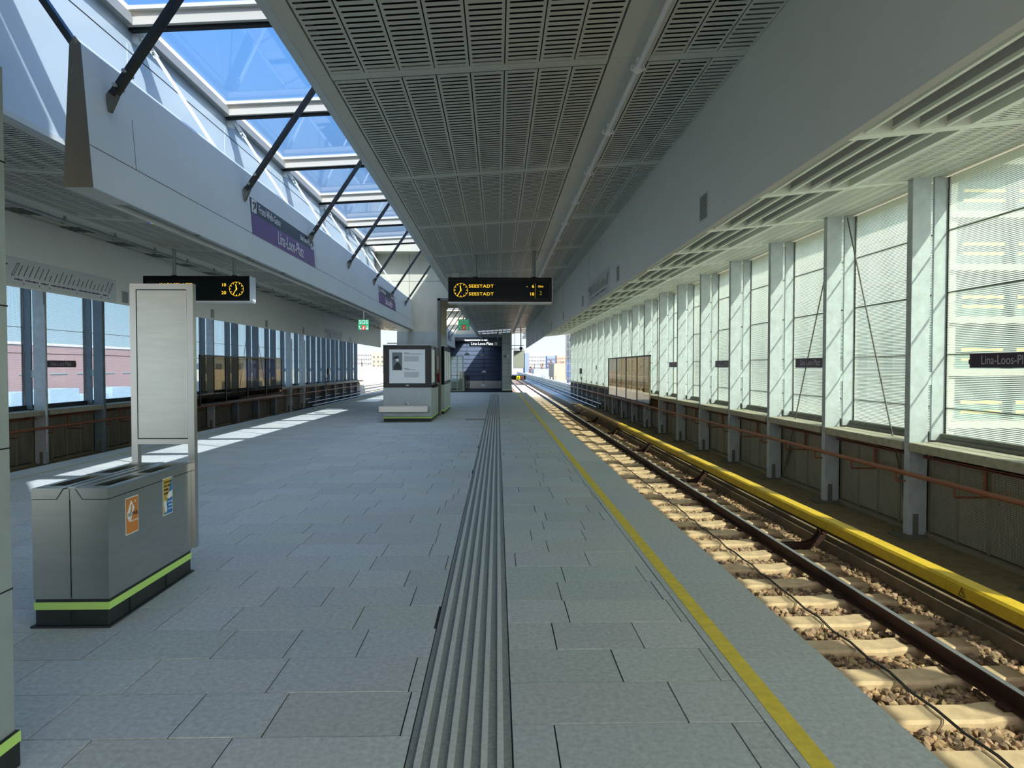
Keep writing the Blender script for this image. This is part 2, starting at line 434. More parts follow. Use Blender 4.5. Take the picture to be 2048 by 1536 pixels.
# rails
def rail(xc, y0, y1):
    p = [(-.075, -1.10), (.075, -1.10), (.075, -1.088), (.012, -1.07), (.012, -1.0), (.036, -.985), (.036, -.958), (.03, -.952), (-.03, -.952), (-.036, -.958), (-.036, -.985), (-.012, -1.0), (-.012, -1.07), (-.075, -1.088)]
    s = MB(); s.prism([(xc+a, b) for a, b in p], 'y', y0, y1); s.box(xc-.026, xc+.028, y0, y1, -.9519, -.9505, 1)
    return s
for i, (xc, lab) in enumerate(((4.10, 'running rail farther from the right platform edge, rusty web and polished top'), (4.10-1.506, 'running rail hidden close under the right platform edge'),
                (MX-4.10, 'far running rail of the left-hand track'), (MX-4.10+1.506, 'running rail of the left-hand track nearer the platform'))):
    o = thing('running_rail', (xc, 5, -1.1), lab, 'rail'); y1 = 220
    s = rail(xc, YN, y1)
    s.build('rail_profile', [M_rail, M_railtop], o)
    c = MB()
    if i == 0:
        for k in range(0, 60):
            yy = 5.19+.647*k; c.box(xc-.13, xc-.07, yy-.05, yy+.05, -1.105, -1.075); c.box(xc+.07, xc+.13, yy-.05, yy+.05, -1.105, -1.075)
        c.build('rail_clip', M_rail, o, kind='stuff')
# ballast stones
def rocks(name, n, xr, yr, size, seed, avoid=True):
    rs = np.random.RandomState(seed)
    bm = bmesh.new(); bmesh.ops.create_icosphere(bm, subdivisions=1, radius=1)
    tv = np.array([v.co[:] for v in bm.verts]); tf = np.array([[v.index for v in f.verts] for f in bm.faces]); bm.free()
    shapes = []
    for k in range(24):
        q = tv*(1+rs.uniform(-.32, .32, (len(tv), 1)))*np.array([1, rs.uniform(.6, .95), rs.uniform(.5, .8)]); shapes.append(q)
    V = []; F = []; T = []
    for i in range(n):
        x = rs.uniform(*xr); y = rs.uniform(yr[0], 14) if rs.uniform() < .55 else rs.uniform(12, yr[1]); sc = size*rs.uniform(.6, 1.25)
        z = ZB+rs.uniform(-.01, .04)
        k = round((y-5.19)/.647); dy = abs(y-(5.19+.647*k))
        if XT-1.32 < x < XT+1.32 and dy < .15+sc*.5: z -= .03
        if XT-1.32 < x < XT+1.32 and dy < .12: continue
        if abs(x-4.10) < .1: z -= .03
        a, b2, c2 = rs.uniform(0, 6.28, 3); ca, sa = math.cos(a), math.sin(a); cb, sb = math.cos(b2), math.sin(b2)
        rot = np.array([[ca, -sa, 0], [sa, ca, 0], [0, 0, 1]]) @ np.array([[1, 0, 0], [0, cb, -sb], [0, sb, cb]])
        V.append(shapes[rs.randint(24)] @ rot.T*sc+np.array([x, y, z])); F.append(tf+12*len(F) if False else tf+len(tv)*len(F))
        t = rs.uniform(.4, 1.25); T += [(t*rs.uniform(.95, 1.1), t, t*rs.uniform(.8, 1.1))]*len(tf)
    V = np.concatenate(V); F = np.concatenate(F)
    me = bpy.data.meshes.new(name); me.from_pydata(V.tolist(), [], F.tolist()); me.materials.append(M_stone)
    ca = me.color_attributes.new('tone', 'FLOAT_COLOR', 'CORNER')
    arr = np.ones((len(T), 3, 4), dtype=np.float32); arr[:, :, :3] = np.array(T, dtype=np.float32)[:, None, :]
    ca.data.foreach_set('color', arr.ravel()); me.update()
    o = bpy.data.objects.new(name, me); COL.objects.link(o); return o
bal = rocks('ballast_stones', 36000, (2.4, 4.93), (3.2, 38), .042, 3)
tag(bal, 'loose brown ballast stones filling the bed between the sleepers of the right-hand track', 'ballast', kind='stuff')
# cable lying over the sleepers
s = MB(); pts = []
for k in range(-3, 75):
    yy = 5.19+.647*k; pts += [(3.45+R.uniform(-.012, .012), yy, -1.095), (3.45+R.uniform(-.02, .02), yy+.32, -1.115+R.uniform(-.01, .01))]
s.tube(pts, .007, 6); s.tube([(p[0]+.018, p[1], p[2]) for p in pts], .005, 5)
tag(s.build('signal_cable', M_cable), 'thin black cable running along the middle of the right-hand track over the sleepers', 'cable')

# ------------------------------------------------------------------ third rail with yellow cover
tr = thing('third_rail', (4.85, 10, -.75), 'third rail under a yellow protective cover beside the right-hand track', 'third rail')
y = 3.1; n = 0
while y < 41:
    ye = y+R.choice((1.3, 1.3, 2.6, 1.3))
    s = MB(); s.prism([(4.75, -.765), (4.955, -.765), (4.955, -.645), (4.93, -.62), (4.775, -.62), (4.75, -.645)], 'y', y+.004, min(ye, 41)-.004)
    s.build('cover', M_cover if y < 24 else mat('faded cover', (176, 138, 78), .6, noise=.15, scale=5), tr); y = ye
MB().box(4.81, 4.89, 3.1, 41, -.83, -.765).build('conductor', M_rail, tr)
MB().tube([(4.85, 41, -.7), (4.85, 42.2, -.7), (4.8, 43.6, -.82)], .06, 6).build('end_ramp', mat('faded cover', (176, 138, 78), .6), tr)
y = 8.75
for k in range(7):
    s = MB(); yy = 4.3+5.75*k
    for sy in (-.06, .06):
        pts = [(4.30, yy+sy, -1.10), (4.62, yy+sy, -1.10), (4.78, yy+sy, -1.05), (4.90, yy+sy, -.92), (4.915, yy+sy, -.78)]
        for p, q in zip(pts, pts[1:]): s.bar(p, q, .03, .09, side=(0, 1, 0))
    s.box(4.3, 4.7, yy-.09, yy+.09, -1.12, -1.09)
    s.build('support_bracket', M_rail, tr)
s = MB()  # warning triangle on the cover
for p, q in (((6.70, -.745), (6.80, -.745)), ((6.80, -.745), (6.75, -.655)), ((6.75, -.655), (6.70, -.745))):
    s.bar((4.7485, p[0], p[1]), (4.7485, q[0], q[1]), .008, .002, side=(0, 1, 0) if p[1] != q[1] else (0, 0, 1))
s.bar((4.7485, 6.755, -.69), (4.7485, 6.742, -.725), .008, .002, side=(0, 1, 0)); s.build('warning_triangle', M_cable, tr)
# ------------------------------------------------------------------ trackside glass walls
def U(x0, x1, y0, y1, z0, z1, b, m=0): return b.box(x0, x1, y0, y1, z0, z1, m)
vis_r = [i for i, y in enumerate(COLY) if y > 9]; vis_l = [i for i, y in enumerate(COLY) if y > 15]
NAMEDL = {'right': 'right-hand', 'left': 'left-hand'}
for side in ('right', 'left'):
    f = (lambda x: x) if side == 'right' else (lambda x: MX-x)
    near0 = 9 if side == 'right' else 16
    # column prototype
    def col_at(y0):
        o = thing('steel_column', (f(6.29), y0, -.93), '', 'column', side+' wall columns')
        c = MB(); c.box(f(6.15), f(6.43), y0, y0+.13, -.93, 4.42)
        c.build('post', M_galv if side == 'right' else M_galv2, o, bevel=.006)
        p = MB(); p.box(f(5.98), f(6.62), y0-.10, y0+.24, -.95, -.915); p.build('base_plate', M_galvd, o, bevel=.004)
        p = MB(); p.box(f(6.22), f(6.30), y0-.012, y0, -.915, -.6); p.build('gusset', M_galvd, o)
        for q in ((6.04, -.06), (6.04, .2), (6.56, -.06), (6.56, .2)):
            p = MB(); p.tube([(f(q[0]), y0+q[1], -.92), (f(q[0]), y0+q[1], -.87)], .014, 6); p.build('anchor_bolt', M_galvd, o)
        return o
    def post_at(y0):
        o = thing('glazing_post', (f(6.6), y0, .5), '', 'post', side+' wall glazing posts')
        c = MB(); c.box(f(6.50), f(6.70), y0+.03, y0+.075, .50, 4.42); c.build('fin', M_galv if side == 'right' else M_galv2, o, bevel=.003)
        c = MB(); c.box(f(6.43), f(6.52), y0+.035, y0+.07, 1.33, 1.52); c.build('fixing_lug', M_galv, o)
        return o
    def cop_at(y0):
        o = thing('concrete_coping', (f(6.35), y0+1.3, .34), '', 'coping', side+' wall copings')
        c = MB(); xs = [f(6.12), f(6.60)]; c.box(xs[0], xs[1], y0+.16, y0+S-.012, .345, .478); c.build('block', M_coping, o, bevel=.015)
        return o
    def ac_at(y0):
        o = thing('acoustic_panel', (f(6.5), y0+1.3, -.95), '', 'panel', side+' wall acoustic panels')
        c = MB()
        for j in range(4):
            a = y0+.13+j*(S-.13)/4; w = (S-.13)/4
            c.quad((f(6.47), a+.03, -.86), (f(6.47), a+w-.03, -.86), (f(6.47), a+w-.03, .26), (f(6.47), a+.03, .26))
        c.build('perforated_sheet', M_acP, o)
        c = MB()
        for j in range(5):
            a = y0+.13+j*(S-.13)/4; c.box(f(6.462), f(6.475), a-.03, a+.03, -.88, .26)
        c.box(f(6.40), f(6.5), y0, y0+S, -.95, -.88); c.build('frame', M_acF, o)
        MB().box(f(6.52), f(6.56), y0+.13, y0+S-.003, -.9, .3).build('backing', M_acB, o)
        return o
    M_acP = holes_mat('perforated acoustic sheet '+side, (168, 160, 142), .024, .5) if side == 'right' else mat('ribbed acoustic concrete', (120, 112, 100), .85, noise=.25, scale=3, stretch=(1, 3, .4))
    M_acF = mat('acoustic frame', (138, 130, 112), .7, noise=.12, scale=5); M_acB = mat('acoustic backing', (36, 34, 30), .9)
    protos = [(col_at, 'galvanised steel wall column'), (post_at, 'slim glazing fin behind a wall column'),
              (cop_at, 'concrete coping block below the striped glass'), (ac_at, 'low acoustic panel between two wall columns')]
    for fn, lab in protos:
        p = fn(COLY[0]); index_children(p); n = 0
        for i, y in enumerate(COLY):
            if y > near0-(2.7 if fn in (cop_at, ac_at) else 0): n += 1
            t = '%s, %s from the camera, %s wall' % (lab, ORD[n-1], side) if n > 0 else '%s, beside the camera out of its view, %s wall' % (lab, side)
            if n > 13: t = '%s, one of the small far ones, %s wall' % (lab, side)
            o = p if i == 0 else copy_tree(p, (0, y-COLY[0], 0)); o['label'] = t.replace('nearest from the camera', 'nearest to the camera')
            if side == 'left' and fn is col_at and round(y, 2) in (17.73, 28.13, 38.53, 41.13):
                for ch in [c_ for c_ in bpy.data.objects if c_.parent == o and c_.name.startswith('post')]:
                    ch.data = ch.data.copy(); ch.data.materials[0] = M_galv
    # glass panes: one window per bay
    for i, y in enumerate(COLY):
        q = MB(); q.box(f(6.70), f(6.716), y+.08, y+S+.028, .60, 4.42)
        pane = struct(q.build('window_%d' % (i+1+(40 if side == 'left' else 0)), M_fritR if side == 'right' else M_fritL))
        q = MB()
        q.box(f(6.64), f(6.72), y, y+S, .53, .60)
        q.box(f(6.60), f(6.66), y+.14, y+S, .47, .53)  # added strip standing in for the shadow gap below the frame
        for z in (.98, 1.78, 2.70, 3.62) if side == 'right' else (1.95, 2.62): q.box(f(6.69), f(6.722), y+.08, y+S, z, z+.014)
        q.box(f(6.70), f(6.73), y+S+.0, y+S+.03, .6, 4.42)
        q.build('window_frame', M_galvd if side == 'right' else M_black, pane)
    g = MB(); g.box(f(6.60), f(6.95), YN, 57.5, -1.6, .34); g.box(f(6.72), f(6.9), YN, 57.5, .34, .5)
    struct(g.build('wall_%s' % side, M_conc))
    # long pipe handrail with loop brackets and droppers
    o = thing('handrail_pipe', (f(6.0), 20, .04), 'red-brown pipe rail running along the %s track wall in front of the columns' % side, 'pipe')
    MB().tube([(f(6.0), YN, .04), (f(6.0), 57.5, .04)], .034, 12).build('pipe', M_rust, o)
    y = 6.1; k = 0
    while y < (50 if side == 'right' else 50):
        q = MB(); q.tube([(f(6.0), y, .02), (f(6.0), y, -.09), (f(6.02), y+.02, -.12), (f(6.43), y+.02, -.12)], .014, 6); q.build('loop_bracket', M_rust, o)
        q = MB(); q.tube([(f(6.42), y+.02, -.12), (f(6.42), y+.02, .34)], .024, 8); q.build('dropper', M_rust, o)
        y += 1.3
    o = thing('conduit_tray', (f(6.4), 20, .26), 'brown conduits clipped under the copings of the %s track wall' % side, 'conduit')
    q = MB(); q.box(f(6.36), f(6.45), YN, 56, .235, .25); q.build('tray', M_rust, o)
    for j in range(3):
        pts = []; yy = 5.0
        while yy < 50: pts.append((f(6.37+.03*j), yy, .275+.02*j+R.uniform(-.012, .012))); yy += .65
        MB().tube(pts, .011, 5).build('conduit', M_rust, o)
    # bracing rods
    for ap in (12.53, 33.33) if side == 'right' else (33.33,):
        for dr, wrd in ((-1, 'nearer'), (1, 'farther')):
            q = MB(); q.tube([(f(6.46), ap+.2*dr+.07, 4.35), (f(6.40), ap+.07+dr*2.35, -.86)], .013, 8)
            q2 = thing('bracing_rod', (f(6.46), ap+dr, 0), 'slanting steel bracing rod in the %s wall, %s one of the %s pair' % (side, wrd, 'near' if ap < 20 else 'distant'), 'rod')
            q.build('rod', M_galvd, q2)
            q = MB(); q.tube([(f(6.41), ap+.07+dr*2.02, -.15), (f(6.402), ap+.07+dr*2.2, -.55)], .03, 8); q.build('turnbuckle', M_galvd, q2)
    # purple name boards between the columns
    for k, yy in enumerate((7.33, 12.53, 17.73, 22.93)):
        if side == 'left' and k not in (2,): continue
        w = 'nearest' if k == 0 else ORD[k]
        lb = ('dark plum name board "Lina-Loos-Platz" on the right wall, %s from the camera' % w) if side == 'right' else 'dark plum name board "Lina-Loos-Platz" in front of the left glass wall over the pink building'
        o = thing('station_name_board', (f(6.2), yy+.75, 1.68), lb, 'sign', 'name boards on the %s wall' % side if side == 'right' else None)
        xa = 6.22
        MB().box(f(xa), f(xa+.03), yy+.14, yy+1.44, 1.59, 1.775).build('board', M_purpd, o, bevel=.003)
        text('Lina-Loos-Platz', .165, (f(xa-.003), yy+.79, 1.685), '-x' if side == 'right' else '+x', M_txtdim, o, xs=.86)
        q = MB(); q.box(f(6.25), f(6.27), yy+.1, yy+.2, 1.64, 1.7); q.box(f(6.25), f(6.27), yy+1.4, yy+1.5, 1.64, 1.7); q.build('bracket', M_black, o)
    # smoked screen panel
    o = thing('smoked_screen', (f(6.05), 31.5, .2), ('brown tinted glass screen standing before the right wall columns' if side == 'right' else 'dark tinted glass screen standing before the left wall columns, framed in black'), 'screen')
    MB().box(f(6.04), f(6.055), 26.65, 36.6, .12, 2.02).build('tinted_pane', M_tint, o)
    q = MB(); q.box(f(6.02), f(6.075), 26.6, 36.65, 2.02, 2.08); q.box(f(6.02), f(6.075), 26.6, 36.65, .05, .14)
    for yy in (26.6, 29.1, 31.6, 34.1, 36.6): q.box(f(6.02), f(6.075), yy, yy+.05, .05, 2.08)
    q.build('frame', M_galvd if side == 'right' else M_black, o)
    q = MB()
    for yy in (28.2, 33.4): q.box(f(6.05), f(6.2), yy, yy+.08, .2, .26)
    q.build('bracket', M_black, o)
# trackside junction boxes and lamps
for sd, x, y, lab in (('r', 6.1, 49.6, 'grey junction box with a looping cable on the far right wall columns'), ('l', MX-6.1, 47.0, 'black signal lamp unit with a cable on the far left wall columns')):
    o = thing('junction_box', (x, y, 1.3), lab, 'box'); mm = M_galvd if sd == 'r' else M_black
    MB().box(x-.06, x+.08, y-.3, y+.05, 1.1, 1.5).build('casing', mm, o, bevel=.01)
    MB().tube([(x, y-.1, 1.1), (x, y-.1, .85), (x, y-.45, .7), (x, y-.8, .9), (x, y-.85, .2)], .02, 6).build('cable', M_cable, o)
o = thing('power_socket_box', (6.1, 41.0, 1.5), 'pale box on a column just left of the brown tinted screen', 'box')
MB().box(6.0, 6.14, 40.6, 41.2, 1.45, 1.7).build('casing', M_galv, o, bevel=.01)
for k, (y, x) in enumerate(((17.72, MX-6.09), (38.6, MX-6.09), (41.2, MX-6.09))):
    MBt = MB().tube([(x, y-.03, -.6), (x, y-.03, 3.2)], .03, 8)
    o = MBt.build('downpipe', M_galv); tag(o, ['thin pale downpipe on the left wall beside the nearest plum name board', 'thin pale downpipe right of the dark screen on the left wall', 'second thin pale downpipe right of the dark screen on the left wall'][k], 'pipe')

# ------------------------------------------------------------------ roof
def FZ(x): return 3.64+.07*(x+1.35)          # central ceiling height
def panels(x0, x1, nx, y0, y1, zf, material, w, flatmat, name, band=.10, first=4.83):
    q = MB(); fr = MB()
    step = (x1-x0)/nx
    k0 = math.floor((y0-first)/S); y = first+S*k0
    while y < y1:
        a, c = max(y+band, y0), min(y+S, y1)
        if c-a > .1:
            for i in range(nx):
                xa, xb = x0+i*step+.004, x0+(i+1)*step-.004
                L = math.floor((c-a-.06)/.0625)*.0625
                q.quad((xa, a, zf(xa)), (xa, c, zf(xa)), (xb, c, zf(xb)), (xb, a, zf(xb)), uv=[(0, -.03), (0, c-a-.03), (w, c-a-.03), (w, -.03)])
                fr.box(xa-.008, xa, a, c, zf(xa)+.012, zf(xa)+.05, 1)
        ba, bc = max(y, y0), min(y+band, y1)
        if bc > ba:
            fr.prism([(x0, zf(x0)+.002), (x1, zf(x1)+.002), (x1, zf(x1)+.05), (x0, zf(x0)+.05)], 'y', ba, bc-.004, 0)
        y += S
    o = struct(q.build(name, material)); fr.build('panel_carrier', [flatmat, M_dark], o); return o
XB = 1.797
ceil = panels(-1.18, .79, 8, YN, 45, FZ, M_slot, .243, M_ceilflat, 'ceiling')
panels(1.09, XB, 3, YN, 45, FZ, M_slot, .243, M_ceilflat, 'ceiling_track_edge')
FL = lambda x: FZ(-5.33-x)-.0
panels(-6.12, -4.15, 8, YN, 41.6, FL, M_slot, .243, M_ceilflat, 'ceiling_left')
M_slotM = slot_mat('slotted metal edge panel', (226, 222, 212), .243, .0625, .018, .0108, rough=.28); M_slotM.node_tree.nodes['Principled BSDF'].inputs['Metallic'].default_value = .8
panels(-7.1, -6.42, 3, YN, 41.6, FL, M_slotM, .243, M_ceilflat, 'ceiling_left_edge')
q = MB()
for k in range(-4, 16):
    ya, yb = 4.83+S*k+.002, 4.83+S*(k+1)-.002
    if ya < YN: continue
    yb = min(yb, 45)
    for f in (lambda x: x, lambda x: -5.33-x):
        if f(0) < -1 and ya > 41: continue
        for (a, c) in ((-1.35, -1.188), (.80, 1.085)):
            q.prism([(f(a), FZ(a)), (f(c), FZ(c)), (f(c), FZ(c)+.05), (f(a), FZ(a)+.05)], 'y', ya, min(yb, 45 if f(0) == 0 else 41.6))
q.build('flat_strip', M_ceilflat, ceil)
# plenum linings and roof slabs
q = MB()
q.prism([(-1.30, 4.0), (1.8, 4.2), (1.8, 4.25), (-1.30, 4.05)], 'y', YN, 45); q.prism([(-7.1, 4.2), (-4.03, 4.0), (-4.03, 4.05), (-7.1, 4.25)], 'y', YN, 45)
struct(q.build('ceiling_plenum', M_plenum))
q = MB()
q.prism([(-1.34, 5.45), (6.98, 4.75), (6.98, 4.95), (-1.34, 5.7)], 'y', YN-3, 44.6); q.prism([(1.5, 5.2), (6.98, 4.75), (6.98, 4.95), (1.5, 5.4)], 'y', 44.6, 57.6)
q.prism([(-12.56, 4.75), (-3.98, 5.3), (-3.98, 5.5), (-12.56, 4.95)], 'y', YN-3, 57.6)
q.box(-1.34, -1.2, YN-3, 57.6, 5.4, 5.98); q.box(-4.1, -1.2, YN-3, -2, 5.35, 5.6)  # unseen curb on the right, raised to keep sun off the hanging panel
q.box(-4.1, -1.2, 21.75, 26.2, 5.30, 5.6); q.box(-4.1, -1.2, 44.6, 46, 5.30, 5.6)
q.box(6.95, 7.0, YN-3, 57.6, 4.40, 4.95); q.box(-12.6, -12.55, YN-3, 57.6, 4.40, 4.95)
struct(q.build('roof_slab', M_conc))
# right-hand beam; left-hand cream fascia, same paint with lit tone put into colour
q = MB(); q.box(XB, XB+.05, YN, 42.6, 2.79, 4.8); struct(q.build('trim_3', M_beam))
q = MB()
for k in range(2, 8): q.box(XB-.0015, XB, 2.85+5.2*k-.003, 2.85+5.2*k+.003, 2.79, 3.86)
q.build('panel_joint', M_dark, bpy.data.objects['trim_3'])
q = MB(); q.box(-7.12-.05, -7.12, YN, 41.4, 2.79, 4.8); struct(q.build('trim_4', mat('lit warm grey sheet', (240, 236, 222), .5, noise=.02, scale=1)))
q = MB()
for k in range(0, 9): q.box(-7.12, -7.1185, 9.85+5.2*k-.003, 9.85+5.2*k+.003, 2.79, 3.8)
q.build('panel_joint', M_ceilflat, bpy.data.objects['trim_4'])
# right soffit with baffle bays over the track
ZS = lambda x: 4.30+.1*(x-5.28)
panels(5.34, 6.68, 6, YN, 57.4, ZS, M_slotS, .223, M_soffit, 'ceiling_right', band=.12, first=4.87)
q = MB()
for k in range(-4, 21):
    y = 4.87+S*k
    q.prism([(XB+.3, ZS(XB)+0), (6.68, ZS(6.68)), (6.68, ZS(6.68)+.1), (XB+.3, ZS(XB)+.25)], 'y', y-.02, y+.14)
q.prism([(5.26, ZS(5.26)-.004), (5.34, ZS(5.34)-.004), (5.34, 4.6), (5.26, 4.6)], 'y', YN, 57.4)
q.prism([(6.68, ZS(6.68)), (6.80, ZS(6.8)), (6.80, 4.6), (6.68, 4.6)], 'y', YN, 57.4)
q.build('soffit_frame', M_soffit, bpy.data.objects['ceiling_right'])
q = MB(); q.prism([(XB+.3, ZS(XB)+.42), (5.3, ZS(5.3)+.36), (5.3, ZS(5.3)+.4), (XB+.3, ZS(XB)+.46)], 'y', YN, 57.4)
q.build('soffit_lining', mat('pale lining', (214, 218, 222), .7), bpy.data.objects['ceiling_right'])
M_baf = holes_mat('baffle perforations', (30, 30, 32), .03, .5, True)
def baffle(x, y):
    o = thing('baffle_board', (x, y+1.3, ZS(x)+.05), '', 'baffle', 'perforated baffles above the right-hand track')
    MB().box(x, x+.018, y+.16, y+S-.03, ZS(x)+.04, ZS(x)+.27).build('board', M_baffle, o)
    MB().box(x-.003, x-.0015, y+.26, y+S-.12, ZS(x)+.14, ZS(x)+.23).build('perforated_strip', M_baf, o)
    MB().box(x-.012, x+.03, y+.16, y+S-.03, ZS(x)+.0, ZS(x)+.04).build('support_rail', M_soffit, o)
    return o
for j, x in enumerate((2.54, 2.845, 3.15, 3.455, 3.76, 4.065, 4.37, 4.675, 4.98)):
    p = baffle(x, 4.87-2*S); index_children(p)
    for k in range(0, 22):
        o = p if k == 0 else copy_tree(p, (0, S*k, 0))
        yb = k-2
        if yb < 1: o['label'] = 'perforated grey baffle board in the soffit bays right of the big grey beam, nearest bays'
        elif yb < 6 and j >= 5: o['label'] = 'perforated grey baffle board over the right track, %s bay, %s from the soffit strip' % (ORD[yb], ORD[8-j].replace('nearest', 'first'))
        else: o['label'] = 'perforated grey baffle board over the right-hand track in the small distant soffit bays'
# ------------------------------------------------------------------ tube lamp runs
def tube_lamp(x, z, y):
    o = thing('tube_lamp', (x, y+.65, z), '', 'lamp', 'tube lamps under the ceiling')
    MB().tube([(x, y+.04, z), (x, y+1.26, z)], .019, 10).build('tube', M_wht if x > 0 else M_pole, o)
    s = MB()
    s.tube([(x, y+1.24, z), (x, y+1.26, z), (x, y+1.30, z), (x, y+1.34, z)], [.019, .033, .033, .019], 10)
    s.tube([(x-.04, y+1.27, z+.02), (x-.05, y+1.27, z-.012), (x, y+1.27, z-.04), (x+.05, y+1.27, z-.012), (x+.04, y+1.27, z+.02)], .007, 5); s.box(x-.01, x+.01, y+1.27, y+1.31, z, z+.09)
    s.build('end_clip', M_wht if x > 0 else M_pole, o)
    return o
for x, z, wrd, n1 in ((1.0, FZ(1.0)-.075, 'right', 34), (-6.32, FZ(1.0)-.075, 'left', 30)):
    p = tube_lamp(x, z, 4.87-1.3*5); index_children(p); n = 0
    for k in range(n1):
        o = p if k == 0 else copy_tree(p, (0, 1.3*k, 0)); yy = 4.87-1.3*5+1.3*k
        vis = yy > (3 if wrd == 'right' else 8)
        if vis: n += 1
        if vis and n <= 8: o['label'] = 'thin white tube lamp clipped under the %s ceiling, %s%s' % (wrd, ORD[n-1], ' to the camera' if n == 1 else ' from the camera')
        else: o['label'] = 'thin white tube lamp in the far end of the %s ceiling run' % wrd
# small dark blocks set in pairs of rows along the left ceiling edge
q = MB(); q.box(-7.02, -6.5, 0, .42, 0, .01); p = None
n = 0
for k in range(25):
    yy = 8.4+1.3*k
    if p is None:
        s = MB(); z0 = FL(-6.5)+.002; z1 = FL(-7.02)+.002
        for a in range(2):
            for c in range(4):
                xa = -7.02+.13*c+.01; s.box(xa, xa+.11, yy+.22*a+.01, yy+.22*a+.2, FL(xa)-.012, FL(xa)-.004)
        p = s.build('ceiling_dark_block', M_black); p['category'] = 'louvre'; o = p
    else:
        o = p.copy(); COL.objects.link(o); o.location.y = 1.3*k
    n += 1
    o['group'] = 'dark blocks in the left ceiling edge'; o['category'] = 'louvre'
    o['label'] = 'dark block in the left ceiling edge, ' + ('%s %s the camera' % (ORD[n-1], 'to' if n == 1 else 'from') if n <= 8 else 'one of the small far ones')

# ------------------------------------------------------------------ skylight void
XA, XC = -4.0, -1.35
def sky_z(x): return 5.385+.055*(x+4)
wn_ = 90
for (y0, y1, nm) in ((2.7, 22.3, 'a'), (26.0, 45.0, 'b')):
    # side walls with seams
    for wx, sg, wnm in ((XA, -1, 'wall_clerestory_left'), (XC, 1, 'wall_clerestory_right')):
        q = MB(); q.box(wx, wx+.06*sg, y0, y1, 3.64, 5.45)
        w_ = struct(q.build(wnm, M_clere))
        q = MB(); yy = 4.87
        e = wx-.0015*sg
        while yy < y1:
            if yy > y0: q.box(e, wx, yy-.006, yy+.006, 3.66, 5.1, 0)
            yy += S
        q.box(e, wx, y0, y1, 5.02, 5.032, 1); q.build('seam', [M_wht, M_dark], w_)
    q = MB(); q.box(XA-.02, XA+.09, y0, y1, 5.27, 5.38); q.box(XC-.06, XC+.02, y0, y1, sky_z(XC)-.11, sky_z(XC))
    struct(q.build('trim_%d' % (5 if nm == 'a' else 6), mat('skylight curb', (150, 150, 146), .45)))
# beams and panes
def sky_beam(y):
    o = thing('skylight_beam', (-2.7, y, 5.3), '', 'beam', 'cross beams of the skylight')
    MB().prism([(XA+.02, sky_z(XA)-.12), (XC, sky_z(XC)-.12), (XC, sky_z(XC)+.02), (XA+.02, sky_z(XA)+.02)], 'y', y-.05, y+.05).build('beam', mat('pale beam paint', (196, 188, 174), .5), o)
    MB().prism([(XA+.02, sky_z(XA)-.15), (XC, sky_z(XC)-.15), (XC, sky_z(XC)-.121), (XA+.02, sky_z(XA)-.121)], 'y', y+.0, y+.075).build('gasket', M_dark, o)
    MB().prism([(XA+.02, sky_z(XA)+.02), (XC, sky_z(XC)+.02), (XC, sky_z(XC)+.06), (XA+.02, sky_z(XA)+.06)], 'y', y-.1, y+.1).build('glazing_bar', mat('glazing bar', (210, 208, 200), .5), o)
    return o
p = sky_beam(4.87); index_children(p); n = 0; wi = 90
for k in range(-1, 16):
    y = 4.87+S*k
    if 21.6 < y < 26 or y > 45 or y < 2.5: continue
    o = p if k == 0 else copy_tree(p, (0, S*k, 0))
    if k > 0: n += 1
    o['label'] = ('pale cross beam of the blue-sky skylight above the hanging panel, %s' % (ORD[n-1]+(' to' if n == 1 else ' from')+' the camera')) if 0 < n and y < 22 else 'pale cross beam of the %s' % ('skylight right above the camera, outside the view' if y < 7 else 'far skylight behind the concrete shaft')
for k in range(-1, 15):
    y = 4.87+S*k
    ya, yb = max(y+.06, 2.7), min(y+S-.06, 22.2 if y < 22 else 45)
    if y > 21.5 and y < 25.5: ya, yb = 26.0, 4.87+S*9-.06
    if y < 22 and y > 21: continue
    if yb-ya < .2: continue
    wi += 1
    q = MB(); q.prism([(XA+.09, sky_z(XA)+.05), (XC-.02, sky_z(XC)+.05), (XC-.02, sky_z(XC)+.062), (XA+.09, sky_z(XA)+.062)], 'y', ya, yb)
    struct(q.build('window_%d' % wi, M_skyglass))
# concrete shafts
def shaft(y0, y1, nm, label, top=5.6, left=-4.0):
    q = MB()
    q.box(-3.28, -1.95, y0, y1, 0, 3.7)
    q.box(left, XC+.02, y0, y1, 3.85, top)
    q.box(-3.28, -1.95, y0, y1, 3.7, 3.85)
    o = q.build('wall_shaft_'+nm, M_conc); struct(o)
    c = MB(); c.box(-3.31, -1.93, y0-.012, y1+.012, .145, 2.77); c.build('cladding', M_clad, o, bevel=.004)
    c = MB()
    for z in (.72, 1.28, 1.84, 2.40): c.box(-3.312, -1.9285, y0-.0135, y1+.0135, z-.003, z+.003)
    if nm == 'near': c.build('cladding_joint', M_dark, o)
    c = MB(); c.box(-3.325, -1.918, y0-.02, y1+.02, 0, .145); c.build('plinth', M_plinth, o)
    c = MB(); c.box(-3.328, -1.915, y0-.023, y1+.023, .10, .143); c.build('strip', M_green, o)
    return o
sh = shaft(22.35, 26.0, 'far', '')
MB().box(-1.97, -1.87, 22.25, 22.5, 0, 3.85).build('channel_frame', M_galvd, sh)
q = MB(); q.box(-1.97, XC, 22.25, 22.5, 3.78, 3.86); q.build('channel_head', M_galvd, sh)
q = MB(); q.box(-2.905, -2.895, 22.343, 22.351, 2.77, 5.3); q.box(-4.0, XC, 22.343, 22.351, 4.42, 4.428); q.build('formwork_joint', M_galvd, sh)
sn = shaft(-3.0, 2.695, 'near', '', top=7.6)
q = MB(); q.box(-4.0, XC+.02, 45.0, 45.3, 3.6, 5.6); struct(q.build('wall_void_end', M_conc))

